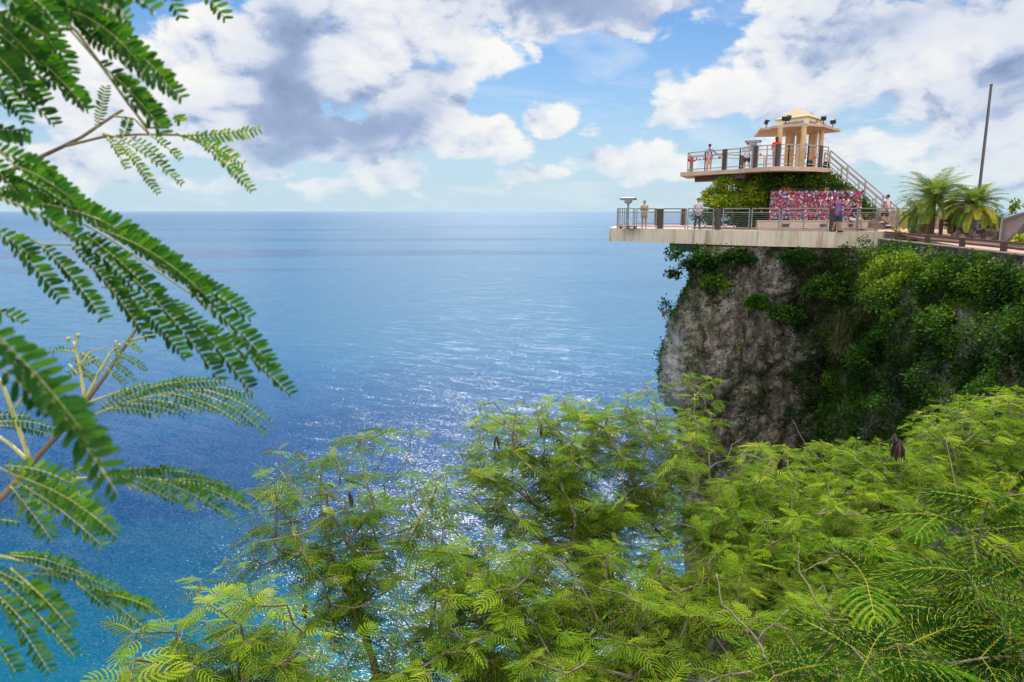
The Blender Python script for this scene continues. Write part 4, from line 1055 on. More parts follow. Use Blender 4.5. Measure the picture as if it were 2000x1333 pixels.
def near_branch():
    rr = random.Random(2)
    lv, lf = leaflet_poly(); T = [(lv, lf, np.zeros(len(lv)))]
    root = empty('leucaena_branch', PD(-60, 900, .6)); bpy.context.view_layer.update(); inv = root.matrix_world.inverted()
    tag(root, 'close out-of-focus leucaena branch with big feathery leaves hanging in from the left edge', 'branch')
    def curve(a, b, D0, D1, sag):
        A, B_ = PD(a[0], a[1], D0), PD(b[0], b[1], D1); pts = []
        v = B_-A; up = Vector((0, 0, 1)); s = (up-v.normalized()*v.normalized().dot(up))
        for k in range(7): t = k/6; pts.append(A.lerp(B_, t)+s*(sag*v.length*math.sin(math.pi*t)))
        return pts
    def leaf(rach, pinnae, hlpx, D, label=None, sp=10.5, fold=(.25, 1.15), rD=None, tint=0):
        """rach: pixel polyline; pinnae: (start, end) pixel pairs; D: depth"""
        px = D/F
        e = bpy.data.objects.new('leaf', None)
        mb = MB(); items = []
        rp = []
        for i, p in enumerate(rach): rp.append(PD(p[0], p[1], D*(1+.02*i)))
        if len(rp) > 1:
            q = []
            for a, b in zip(rp, rp[1:]): q += [a, a.lerp(b, .5)]
            q.append(rp[-1]); mb.tube(q, [2.6*px*(1-.5*i/len(q)) for i in range(len(q))], 6)
        for pn in pinnae:
            a, b = pn[0], pn[1]; dd = D*rr.uniform(.97, 1.05); sg = pn[2] if len(pn) > 2 else .05
            pts = curve(a, b, dd, dd*rr.uniform(.98, 1.04), sg)
            mb.tube(pts, [1.7*px*(1-.45*i/6) for i in range(7)], 5)
            items += pinna_items(pts, hlpx*px, rr, sp*px, fold=(fold[0]+rr.uniform(-.1, .1), fold[1]+rr.uniform(-.25, .2)))
        V, Fq, Ti = inst(T, [(i, m, t+tint) for i, m, t in items])
        o = mesh_np('leaf', V, Fq, M['nearleaf'], None, Ti, smooth=True); o.parent = root; o.matrix_parent_inverse = inv
        s = mb.build('leaf_stalk', M['stem'], None, smooth=True); s.parent = o
    # big leaf across the horizon
    leaf([(-20, 380), (75, 398), (150, 430), (220, 470), (300, 525), (380, 580), (450, 645), (500, 700), (548, 762)],
         [((10, 466), (120, 586)), ((82, 480), (202, 624)), ((140, 478), (287, 662)), ((215, 545), (362, 702)), ((262, 545), (428, 742)), ((330, 585), (492, 768)), ((400, 640), (568, 772)),
          ((70, 395), (300, 492), .08), ((130, 415), (345, 528), .07), ((190, 445), (400, 575), .07), ((250, 480), (425, 600), .06), ((300, 520), (488, 622), .06), ((370, 570), (532, 716), .05), ((0, 380), (220, 440), .1), ((-20, 372), (160, 410), .1), ((100, 430), (260, 560)), ((170, 460), (330, 610))],
         31, .47)
    leaf([(20, 450), (80, 478), (140, 478)], [((-10, 452), (60, 500))], 30, .47)
    # top-left leaves
    leaf([(70, 0), (130, 50), (190, 120), (250, 200), (292, 262)],
         [((140, 40), (355, 192), .06), ((125, 20), (320, 150), .06), ((165, 75), (340, 185), .04), ((190, 120), (315, 250), .04), ((215, 150), (310, 235), .03), ((240, 185), (318, 262), .03), ((90, 0), (250, 70), .1), ((110, 10), (270, 120), .1), ((60, -20), (200, 90), .06), ((80, -30), (230, 40), .08)], 33, .43)
    leaf([(-30, 60), (20, 110), (36, 132)], [((-10, 145), (106, 245), .05), ((36, 130), (172, 216), .08), ((60, 80), (165, 212), .05), ((60, 0), (140, 145), .03), ((0, 60), (150, 190), .05), ((-20, 100), (90, 200), .05), ((20, 30), (130, 160), .05), ((-30, 60), (60, 200), .05), ((10, -20), (110, 100), .05), ((-30, 130), (50, 240), .04)], 30, .44)
    leaf([(-20, -20), (60, -5)], [((-20, 20), (90, 70), .06), ((0, -10), (160, 40), .06), ((-30, 50), (60, 120), .06), ((-30, 90), (40, 160), .05), ((20, 0), (60, 60), .05), ((100, -20), (250, 40), .05), ((-20, -30), (60, 40), .05), ((40, -30), (120, 60), .05), ((-30, 20), (50, 110), .05), ((-10, 40), (80, 130), .04)], 34, .40)
    leaf([(120, -30), (200, -10)], [((150, -25), (300, 22), .12), ((120, -20), (240, 20), .1)], 46, .30, sp=17)
    leaf([(300, -20)], [((312, -30), (352, 36), .06)], 26, .5); leaf([(380, -20)], [((380, -30), (440, 38), .06)], 28, .5)
    # left edge upper dark leaves
    leaf([(-30, 200)], [((-40, 170), (20, 218), .05)], 28, .45)
    leaf([(-40, 270), (30, 320), (70, 322)], [((-40, 262), (60, 262), .08), ((-30, 285), (120, 365), .08), ((-30, 330), (140, 405), .08), ((20, 320), (150, 398), .06), ((-40, 300), (40, 385), .04), ((-20, 380), (150, 470), .08)], 32, .42)
    # thin twig with drooping small leaves over the sky
    leaf([(345, 262), (365, 268)], [((350, 266), (508, 252), -.02), ((392, 280), (492, 374), .04), ((370, 266), (475, 322), .04), ((342, 225), (352, 238), .0)], 19, .56, sp=8, tint=.25, fold=(.15, 1.0))
    leaf([(200, 262), (240, 270)], [((210, 268), (247, 330), .03), ((228, 275), (308, 380), .05), ((236, 272), (355, 362), .06), ((255, 268), (322, 318), .05), ((292, 264), (352, 313), .05)], 16, .56, sp=8, tint=.22, fold=(.3, 1.2))
    leaf([(192, 245)], [((190, 250), (208, 166), 0), ((240, 268), (252, 232), 0)], 13, .56, sp=6.5, fold=(.1, .2), tint=-.2)
    # very near blurred leaf at left
    leaf([(-30, 640), (40, 700), (100, 770), (160, 850), (228, 960)], [((-40, 630), (120, 790), .05), ((-10, 650), (160, 840), .04), ((60, 730), (232, 968), .03), ((20, 700), (200, 900), .03), ((-40, 690), (90, 800), .04)], 50, .29, sp=20, fold=(.2, .9))
    leaf([(-20, 545)], [((-40, 600), (45, 632), .08)], 24, .5)
    # lower leaves
    leaf([(165, 818), (210, 800), (260, 783), (330, 767), (400, 762), (470, 775)],
         [((400, 762), (530, 830), .08), ((370, 764), (520, 850), .1), ((300, 772), (424, 810), .08), ((330, 768), (480, 835), .08), ((262, 782), (392, 808), .08), ((230, 790), (360, 814), .08), ((205, 800), (312, 812), .08),
          ((260, 780), (400, 738), .1), ((215, 795), (360, 745), .08), ((340, 765), (495, 772), .08), ((300, 768), (440, 745), .06), ((195, 800), (290, 748), .08)], 15, .62, sp=8.5, tint=.14)
    leaf([(115, 936), (170, 934), (250, 930), (333, 940), (400, 962)],
         [((340, 942), (494, 998), .06), ((320, 938), (478, 982), .08), ((300, 935), (455, 1014), .05), ((270, 932), (383, 1002), .04), ((240, 931), (340, 981), .03), ((220, 931), (290, 966), .02), ((230, 928), (400, 930), .06), ((170, 932), (330, 915), .05), ((120, 935), (190, 905), .05), ((340, 938), (450, 950), .06)], 19, .58, sp=9, tint=.16)
    leaf([(-20, 905), (30, 930), (50, 955)], [((35, 930), (228, 1048), .08), ((30, 940), (200, 1067), .05), ((20, 950), (100, 1054), .03), ((20, 915), (190, 990), .08), ((10, 910), (140, 945), .08), ((50, 950), (215, 1030), .06)], 27, .5, sp=11, tint=.15, fold=(.2, .7))
    leaf([(-20, 1082), (60, 1100), (120, 1125), (178, 1149), (220, 1180)], [((0, 1085), (180, 1130), .08), ((90, 1110), (250, 1170), .08), ((178, 1149), (318, 1204), .06), ((178, 1150), (285, 1230), .03), ((150, 1140), (212, 1190), .02), ((60, 1120), (130, 1128), .03), ((200, 1160), (300, 1190), .06), ((20, 1080), (150, 1110), .08)], 19, .55, sp=9, fold=(.5, .9), tint=.1)
    leaf([(-20, 1100), (20, 1140)], [((0, 1130), (147, 1284), .04), ((20, 1110), (140, 1230), .05), ((0, 1170), (98, 1314), .03), ((-10, 1250), (32, 1316), .02), ((-20, 1110), (120, 1190), .05), ((-20, 1150), (60, 1230), .04)], 26, .48, sp=11, tint=.08)
    leaf([(-20, 815), (40, 830)], [((-30, 815), (60, 815), .06), ((0, 832), (105, 852), .05), ((-10, 825), (110, 838), .08)], 14, .62, sp=8)
    leaf([(215, 690), (235, 672)], [((150, 688), (96, 686), .04), ((225, 690), (285, 725), .05), ((215, 705), (262, 745), .04), ((200, 715), (245, 752), .03), ((190, 700), (130, 735), .05), ((180, 690), (140, 705), .05), ((240, 668), (275, 690), .04), ((225, 665), (235, 715), .03), ((150, 720), (185, 745), .03), ((160, 690), (200, 720), .03)], 11, .64, sp=6, tint=.2)
    leaf([(-20, 1020)], [((-30, 1015), (40, 1022), .05)], 14, .6)
    # stems
    def stem(pts, D, r0, r1, mat='twig', nm='stem'):
        p3 = [PD(x, y, D*(1+.01*i)) for i, (x, y) in enumerate(pts)]; q = []
        for i in range(len(p3)-1):
            for k in range(4): q.append(p3[i].lerp(p3[i+1], k/4))
        q.append(p3[-1]); px = D/F
        o = MB().tube(q, [(r0+(r1-r0)*i/(len(q)-1))*px for i in range(len(q))], 8).build(nm, M[mat], None, smooth=True); o.parent = root; o.matrix_parent_inverse = inv
    stem([(-40, 1010), (10, 965), (58, 909), (124, 838), (165, 789), (205, 735), (250, 668), (268, 640)], .66, 7, 3)
    stem([(268, 640), (252, 600), (228, 568), (200, 560)], .65, 3, 2); stem([(255, 665), (300, 655), (360, 610)], .65, 2.6, 1.5, 'stem')
    stem([(165, 789), (250, 760), (262, 783)], .64, 2.5, 2, 'stem')
    stem([(60, 905), (28, 815), (5, 750), (-10, 730)], .62, 4.5, 3, 'stem'); stem([(58, 903), (20, 868), (-15, 845)], .62, 4, 3, 'stem')
    stem([(28, 800), (45, 775), (52, 760)], .62, 2.6, 2, 'stem')
    stem([(165, 779), (156, 716), (143, 668)], .62, 3.4, 2.2, 'stem'); stem([(146, 680), (152, 660)], .62, 2.4, 2, 'stem')
    stem([(168, 778), (192, 730), (215, 690)], .62, 3.4, 2.2, 'stem'); stem([(157, 712), (175, 688), (208, 678)], .62, 2, 1.4, 'stem'); stem([(152, 730), (135, 712)], .62, 2, 1.4, 'stem')
    for x, y in ((133, 663), (152, 656)):
        p = PD(x, y, .625); px = .62/F
        o = MB().ball(p, 4.6*px, 10, 8).build('flower_bud', M['stem'], None, smooth=True); o.parent = root; o.matrix_parent_inverse = inv
    stem([(-20, 350), (60, 316), (120, 288), (160, 268), (222, 226), (240, 215)], .6, 4.5, 2.6); stem([(222, 227), (262, 232), (290, 262)], .6, 2.4, 1.6, 'stem')
    stem([(130, 285), (200, 268), (270, 263), (350, 264), (395, 280)], .58, 3, 2)
    stem([(60, -20), (100, 20), (150, 62), (200, 130), (252, 205), (288, 250), (330, 250)], .46, 4, 2)
# ---------- cliff, slope, shrubs ----------
def fbm(p, H=.9, lac=2.1, octv=6): return mnoise.fractal(p, H, lac, octv)
PLAN = [(13.5, 2), (14.6, 10), (15.2, 16), (15.9, 22), (16.6, 28), (17.1, 32.5), (16.6, 35.2), (14.5, 36.3), (12.2, 37.0), (11.0, 37.6), (10.25, 38.6), (10.9, 41.5), (12.2, 46), (14.4, 53), (17.8, 64), (27, 90), (46, 140)]
def cliff_mesh():
    pts = [Vector((x, y, 0)) for x, y in PLAN]; S = []; cum = [0]
    for a, b in zip(pts, pts[1:]): cum.append(cum[-1]+(b-a).length)
    total = cum[-1]; s = 0; us = []
    while s < total:
        us.append(s); y = None
        k = max(i for i in range(len(cum)-1) if cum[i] <= s); yy = pts[k].y
        s += .13 if 14 < yy < 46 else (.4 if yy < 60 else 3)
    def plan(s):
        k = max(i for i in range(len(cum)-1) if cum[i] <= s); u = (s-cum[k])/(cum[k+1]-cum[k])
        p0 = pts[max(0, k-1)]; p1 = pts[k]; p2 = pts[k+1]; p3 = pts[min(len(pts)-1, k+2)]
        a = 2*p1; b = p2-p0; c = 2*p0-5*p1+4*p2-p3; d = -p0+3*p1-3*p2+p3
        return .5*(a+b*u+c*u*u+d*u*u*u)
    zs = []; z = -1.85
    while z > -16: zs.append(z); z -= .12
    while z > -114: zs.append(z); z -= 2.5
    zs.append(-114)
    def off(z):   # outward swelling of the seaward corner with depth
        tab = [(-1.8, .1), (-3, .25), (-4.1, .45), (-5.2, 1.3), (-6.2, 2.1), (-8, 2.35), (-9.7, 2.2), (-11, 1.1), (-14, .6), (-30, -.5), (-114, 1)]
        for (z0, o0), (z1, o1) in zip(tab, tab[1:]):
            if z >= z1: return o0+(o1-o0)*(z-z0)/(z1-z0)
        return tab[-1][1]
    V = []; N = len(us)
    P0 = [plan(s) for s in us]
    nr = []
    for i in range(N):
        t = (P0[min(i+1, N-1)]-P0[max(i-1, 0)]).normalized(); n = Vector((-t.y, t.x, 0)); nr.append(n)   # outward: away from the headland
    for z in zs:
        for i in range(N):
            p = P0[i]; y = p.y; n = nr[i]
            wl = min(1, max(0, (13.5-p.x)/3.5)) if y > 34 else 0
            o = off(z)*wl
            if y < 35.5: o += min(2.8, (-z-1.8)*.16)
            q = Vector((p.x, p.y, z))+n*o
            d = fbm(Vector((q.x*.32, q.y*.32, z*.22)))*.55+fbm(Vector((q.x*.9+5, q.y*.9, z*.7)))*.28+fbm(Vector((q.x*3, q.y*3+4, z*2.6)), .7)*.10
            r = abs(mnoise.noise(Vector((q.x*.45, q.y*.45, z*.25+20)))); d -= max(0, .12-r)/.12*.38
            r = abs(mnoise.noise(Vector((q.x*1.3+8, q.y*1.3, z*.8+20)))); d -= max(0, .12-r)/.12*.17
            r = abs(mnoise.noise(Vector((q.x*.7+8, q.y*.7+3, z*1.5-20)))); d -= max(0, .10-r)/.10*.20
            if y < 35.5: d *= .6
            edge = min(1, max(0, (-1.9-z)/1.0)); V.append(tuple(q+n*d*(.3+.7*edge)))
    Fq = []
    for r in range(len(zs)-1):
        for i in range(N-1): a = r*N+i; Fq.append((a, a+1, a+N+1, a+N))
    o = mesh_np('cliff', np.array(V), np.array(Fq), M['cliff'], None, smooth=True); tag(o, kind='structure')
    return V, N, zs, nr

def slope():
    # wooded ground falling from the lookout path to the cliff
    vs = []; xs = [-30, -20, -12, -8, -5, -3, -2, -1, 0, .6, 1.2, 1.8, 2.4, 3, 4, 5, 6, 7, 8.5, 10, 12, 14, 16.5, 19]; ys = [-12, -6, -2, -.6, .4, 1.2, 2, 3, 4, 5, 6, 7, 8, 10, 12, 14, 17, 20, 24, 28, 33]
    for y in ys:
        for x in xs:
            # seaward rim of the ground: x as a function of y
            rim = -.2+.02*y+ (.12*max(0, y-6)) if y > 1.2 else -40
            h = -3.0-.62*max(0, y-2)-.10*max(0, 4-x)
            if x < rim+1.5: h -= (rim+1.5-x)**1.3*3.0
            if y <= .4: h = max(h, -1.7-.9*max(0, y+.6)) if y > -.6 else -1.65
            h = max(h, -114); h += .35*fbm(Vector((x*.5, y*.5, 0)))*(1 if y > .5 else .1)
            vs.append((x, y, h))
    n = len(xs); fs = [(j*n+i, j*n+i+1, (j+1)*n+i+1, (j+1)*n+i) for j in range(len(ys)-1) for i in range(n-1)]
    o = MB().add(vs, fs).build('ground', M['soil'], None, smooth=True); tag(o, kind='structure')

def quads_leaf(cs, dirs, nrms, ls, ws):
    """pointed leaf quads: base, side, tip, side"""
    c = np.array(cs); d = np.array(dirs); n = np.array(nrms); l = np.array(ls)[:, None]; w = np.array(ws)[:, None]
    s = np.cross(d, n); s /= np.linalg.norm(s, axis=1)[:, None]+1e-9
    V = np.stack([c, c+d*l*.5+s*w, c+d*l, c+d*l*.5-s*w], 1).reshape(-1, 3)
    return V, np.arange(len(cs)*4).reshape(-1, 4)

def scatter(points, rr, tintf, spread, k, size, asp=.32, bias=(0, 0, .4)):
    """points: (pos, normal) ; k leaves round each"""
    rs = np.random.RandomState(rr)
    P_ = np.array([p for p, _ in points]); Nn = np.array([n for _, n in points]); n = len(P_)
    c = np.repeat(P_, k, 0); nn = np.repeat(Nn, k, 0); m = len(c)
    g = rs.normal(size=(m, 3)); g /= np.linalg.norm(g, axis=1)[:, None]
    g *= (rs.rand(m, 1)**.5)*(np.repeat(np.array([spread(p) for p, _ in points]), k)[:, None])
    c = c+g+nn*np.abs(rs.normal(size=(m, 1)))*.05
    d = rs.normal(size=(m, 3))+nn*.8+np.array(bias); d /= np.linalg.norm(d, axis=1)[:, None]
    up = rs.normal(size=(m, 3))*.8+np.array([0, 0, 1.3]); 
    t = np.repeat(np.array([tintf(p) for p, _ in points]), k)+rs.normal(size=m)*.09
    sz = size*(.6+.8*rs.rand(m))
    V, Fq = quads_leaf(c, d, up, sz, sz*asp)
    return V, Fq, np.clip(np.repeat(t, 4), 0, 1)

def topx(p):
    X, Y, Z = p; d = Y*CP-Z*SP; v = Y*SP+Z*CP
    return 1000+F*X/d, 666.5-F*v/d

def cliff_plants(cm):
    V, N, zs, nr = cm; rr = random.Random(5)
    pts = []; ptsr = []
    nz = len([z for z in zs if z > -16])
    for r in range(0, nz):
        for i in range(N):
            p = V[r*N+i]
            if p[1] < 13 or p[1] > 52: continue
            x, y = topx(p)
            if not (1270 < x < 2060 and 470 < y < 1010): continue
            nz_ = mnoise.noise(Vector((p[0]*.7+3, p[1]*.7, p[2]*.7)))+.5*mnoise.noise(Vector((p[0]*2, p[1]*2, p[2]*2)))
            edge = 1545+90*mnoise.noise(Vector((0, 0, p[2]*.5)))-(max(0, 560-y)*.3)
            right = x > edge
            if right:
                den = .38+.16*nz_
                if y > 800: den *= .6
                if rr.random() < den*1.5: ptsr.append((p, tuple(nr[i])))
            else:
                den = .035+.20*max(0, nz_-.02)
                if y < 590 and x < 1460: den = .22+.30*max(0, nz_+.15)
                if x < 1400 and 590 < y < 760: den = .06+.35*max(0, nz_+.05)
                if 1440 < x < 1570 and y < 600: den = .04+.3*max(0, nz_)
                if x > 1510: den += .06*max(0, nz_+.2)
                if rr.random() < den*1.7: pts.append((p, tuple(nr[i])))
    print('cliff clumps', len(pts), len(ptsr))
    def tf(p):
        x, y = topx(p); n = mnoise.noise(Vector(p)*.9)
        return .38+.30*n
    A = scatter(pts, 1, tf, lambda p: .20, 9, .13)
    o = mesh_np('creepers', A[0], A[1], M['cliffleaf'], None, A[2]); tag(o, 'small-leaved creepers clinging to the bare limestone face', 'creepers', kind='stuff')
    for k in range(800):      # growth climbing the foot of the stone wall
        u = rr.random(); a_ = P(1728, 470, 34.0); b_ = P(2000, 497, 23.2); q = a_.lerp(b_, u)
        z = -2.9+1.4*rr.random()**1.9+.25*mnoise.noise(Vector((u*14, 0, 0)))
        ptsr.append(((q.x-.3, q.y, z), (-.9, -.4, 0)))
    # thicker growth of the right-hand cliff, standing away from the wall in tiers
    pr = []
    for p, n in ptsr:
        k = mnoise.noise(Vector((p[0]*.55, p[1]*.55, p[2]*.9+7)))
        off = .15+max(0, k)*1.8
        pr.append(((p[0]+n[0]*off, p[1]+n[1]*off, p[2]+max(0, k)*.2), n))
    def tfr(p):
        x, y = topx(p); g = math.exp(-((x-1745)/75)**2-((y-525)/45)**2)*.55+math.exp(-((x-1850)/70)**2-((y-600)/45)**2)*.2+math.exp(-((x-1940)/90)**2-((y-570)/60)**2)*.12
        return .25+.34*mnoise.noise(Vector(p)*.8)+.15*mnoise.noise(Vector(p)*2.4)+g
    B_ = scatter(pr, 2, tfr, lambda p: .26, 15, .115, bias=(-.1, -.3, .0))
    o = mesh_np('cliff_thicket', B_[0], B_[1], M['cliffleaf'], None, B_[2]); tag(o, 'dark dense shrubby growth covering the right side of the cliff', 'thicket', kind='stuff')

def blob_shrub(name, blobs, mat, label, cat, n, size, tint, seed, stems=True, asp=.32, group=None, bias=(0, 0, .4), shell=.5):
    rs = np.random.RandomState(seed); rr = random.Random(seed)
    C0 = P(*blobs[0][:2], blobs[0][4])
    root = empty(name, (C0.x, C0.y, C0.z-blobs[0][3]/F*blobs[0][4])); bpy.context.view_layer.update(); inv = root.matrix_world.inverted(); tag(root, label, cat, group)
    cs = []; ns = []
    for (x, y, rx, ry, Y) in blobs:
        c = P(x, y, Y); ax, az = rx/F*Y, ry/F*Y; ay = (ax+az)/2
        m = int(n*rx*ry/sum(b[2]*b[3] for b in blobs))
        g = rs.normal(size=(m, 3)); g /= np.linalg.norm(g, axis=1)[:, None]
        rad = (shell+(1-shell)*rs.rand(m))[:, None]
        lump = 1+.22*np.array([mnoise.noise(Vector(v)*2.2+Vector((seed, x, 0))) for v in g])[:, None]
        cs.append(g*rad*lump*np.array([ax, ay, az])+np.array(c)); ns.append(g)
    c = np.concatenate(cs); g = np.concatenate(ns); m = len(c)
    d = g*.9+rs.normal(size=(m, 3))*.6+np.array(bias); d /= np.linalg.norm(d, axis=1)[:, None]
    up = rs.normal(size=(m, 3))*.7+np.array([0, 0, 1.2]); sz = size*(.6+.8*rs.rand(m))
    V, Fq = quads_leaf(c, d, up, sz, sz*asp)
    nz = np.array([mnoise.noise(Vector(v)*1.5) for v in c])
    t = np.clip(np.repeat(tint+.25*nz+rs.normal(size=m)*.1, 4), 0, 1)
    o = mesh_np('foliage', V, Fq, M[mat], None, t); o.parent = root; o.matrix_parent_inverse = inv
    if stems:
        base = Vector((C0.x, C0.y+.2, C0.z-blobs[0][3]/F*blobs[0][4]*1.1)); mb = MB()
        for (x, y, rx, ry, Y) in blobs:
            for k in range(5):
                e = P(x+rr.uniform(-.7, .7)*rx, y+rr.uniform(-.7, .5)*ry, Y); mid = base.lerp(e, .5)+Vector((rr.uniform(-.1, .1), 0, .1))
                mb.tube([base, mid, e], [.035, .02, .008], 5)
        s = mb.build('stems', M['bark'], None); s.parent = root; s.matrix_parent_inverse = inv
    return root

def shrubs():
    blob_shrub('hedge', [(1400, 386, 32, 20, 42.8), (1432, 366, 38, 26, 42.6), (1468, 352, 34, 19, 42.2), (1478, 378, 34, 24, 41.6), (1440, 396, 60, 16, 41.8), (1495, 395, 26, 24, 41.2)], 'hedge',
               'rounded bright yellow-green hedge under the wing of the upper deck', 'hedge', 17000, .13, .66, 3)
    blob_shrub('hedge', [(1560, 357, 72, 22, 40.9), (1518, 356, 36, 24, 40.6), (1600, 360, 46, 24, 41.0), (1640, 382, 34, 24, 41.2), (1668, 400, 32, 20, 41.0), (1520, 400, 40, 30, 41.4), (1600, 400, 70, 30, 41.2), (1692, 416, 22, 14, 40.8), (1410, 425, 60, 18, 42.5), (1470, 420, 50, 20, 41.8)], 'hedge',
               'dark green trimmed hedge stepping down beneath the pavilion and the stairs', 'hedge', 26000, .12, .36, 4)
    G = 'feathery shrubs growing out of the cliff'
    fs = [(1846, 705, 34, 26, 27, 'large pale olive feathery shrub low on the right of the cliff'), (1795, 668, 15, 18, 28.5, 'small upright feathery shrub above the large olive one'),
          (1930, 672, 26, 14, 24.5, 'brownish feathery shrub with a drooping bare branch at the far right of the cliff'), (1960, 712, 30, 14, 23.5, 'golden feathery shrub near the right edge of the cliff'),
          (1915, 735, 36, 16, 24.0, 'wide yellowish drooping shrub lowest on the right of the cliff'), (1645, 640, 22, 60, 33.6, 'tall thin wispy shrub in the middle of the dark thicket'), (1690, 600, 22, 30, 32.6, 'wispy dull green shrub just right of the tall thin one'),
          (1780, 710, 24, 30, 28.8, 'dark feathery shrub left of the large olive one')]
    for i, (x, y, rx, ry, Y, lab) in enumerate(fs):
        blob_shrub('feathery_shrub', [(x, y, rx, ry, Y), (x-rx*.6, y+ry*.5, rx*.6, ry*.6, Y), (x+rx*.6, y+ry*.4, rx*.6, ry*.6, Y)], 'feather', lab, 'shrub', int(900+rx*ry*1.6), .20, [.62, .55, .7, .7, .6, .3, .3, .25][i], 40+i, asp=.05, group=G, bias=(0, 0, -.7), shell=.1)
    G2 = 'leafy shrubs overhanging the seaward edge of the cliff'
    for i, (x, y, rx, ry, Y, lab) in enumerate([(1312, 494, 17, 15, 39.0, 'dark leafy shrub hanging over the sea right under the deck edge'), (1310, 534, 13, 11, 38.9, 'small leafy sprig overhanging the sea, second below the deck'),
                                   (1297, 597, 12, 22, 38.9, 'thin wispy shrub overhanging the sea above the pale rock')]):
        blob_shrub('cliff_shrub', [(x, y, rx, ry, Y), (x+rx*.9, y+ry*.3, rx*.8, ry*.8, Y)], 'cliffleaf', lab, 'shrub', 240 if i < 2 else 120, .15, .22, 60+i, group=G2, shell=.1, asp=.36)
    G3 = 'broad-leaved shrubs on the cliff face'
    for i, (x, y, rx, ry, Y, tn, lab) in enumerate([(1740, 530, 46, 34, 32.0, .78, 'bright yellow-green shrub just below the stone wall beside the deck corner'), (1395, 548, 22, 16, 37.0, .55, 'green shrub with light leaves on the upper left of the rock face'),
            (1610, 560, 34, 24, 34.6, .42, 'broad-leaved shrub right of the pale upper rock patch'), (1480, 590, 22, 14, 36.0, .45, 'dark green tuft of leaves in the middle of the rock face'), (1850, 585, 50, 20, 28.0, .55, 'flat-tiered leafy shrub on the upper right of the cliff'),
            (1900, 640, 50, 22, 26.4, .36, 'dark tiered shrub under the flat-tiered one on the right of the cliff'), (1700, 690, 40, 34, 31.0, .36, 'mid green leafy shrub low in the centre of the thicket'), (1960, 560, 40, 26, 25.0, .5, 'leafy shrub under the rail fence at the right edge'),
            (1368, 512, 34, 22, 37.3, .18, 'dark wide shrub high on the left of the rock just under the deck'), (1440, 500, 30, 14, 37.0, .2, 'dark low shrub under the deck edge right of the wide one'), (1535, 612, 30, 16, 35.4, .4, 'straggly green shrub right of the middle of the rock face'),
            (1372, 672, 22, 22, 37.2, .4, 'loose green shrub at the lower left of the rock beside the pale stone'), (1560, 500, 34, 12, 35.3, .25, 'dark shrub under the beige deck support')]):
        blob_shrub('broadleaf_shrub', [(x, y, rx, ry, Y), (x+rx*.7, y+ry*.6, rx*.6, ry*.6, Y-.3), (x-rx*.7, y+ry*.3, rx*.6, ry*.5, Y)], 'cliffleaf', lab, 'shrub', 1500, .15, tn, 80+i, group=G3, shell=.25)
    # plaza planting
    blob_shrub('garden_shrub', [(1915, 432, 44, 20, 34.5), (1880, 442, 26, 12, 34), (1945, 440, 20, 14, 33)], 'hedge', 'yellow-green garden shrubs behind the brown fence right of the flagpole', 'shrub', 2600, .14, .5, 101)
    blob_shrub('garden_shrub', [(1984, 402, 12, 14, 33), (1978, 410, 8, 10, 33)], 'hedge', 'small upright red-tipped shrub sticking up behind the arched monument', 'shrub', 160, .14, .4, 102, shell=.05)
    for i, (x, y, Y, lab) in enumerate([(1751, 452, 34.3, 'yellow flowering plant at the end of the deck railing'), (1766, 463, 33.6, 'yellow flowers hanging over the brown fence rail near the deck corner'), (1787, 470, 32.4, 'single yellow-tipped sprig hanging on the lava wall')]):
        r = blob_shrub('flowering_plant', [(x, y, 8, 5, Y)], 'hedge', lab, 'plant', 70, .12, .5, 110+i, shell=.1, group='yellow flowering plants by the fence')
        mb = MB(); c = P(x, y, Y)
        for k in range(7 if i < 2 else 3): mb.ball(c+Vector((rnd.uniform(-.2, .2), rnd.uniform(-.25, 0), rnd.uniform(-.1, .12))), .045, 6, 4)
        o = mb.build('flowers', M['yellow'], None); o.parent = r; o.matrix_parent_inverse = r.matrix_world.inverted()
    # monument foreground sprig
    blob_shrub('garden_shrub', [(1990, 468, 14, 8, 26.0)], 'hedge', 'pale yellow-green low plant at the foot of the arched monument', 'plant', 160, .12, .7, 120, shell=.1)

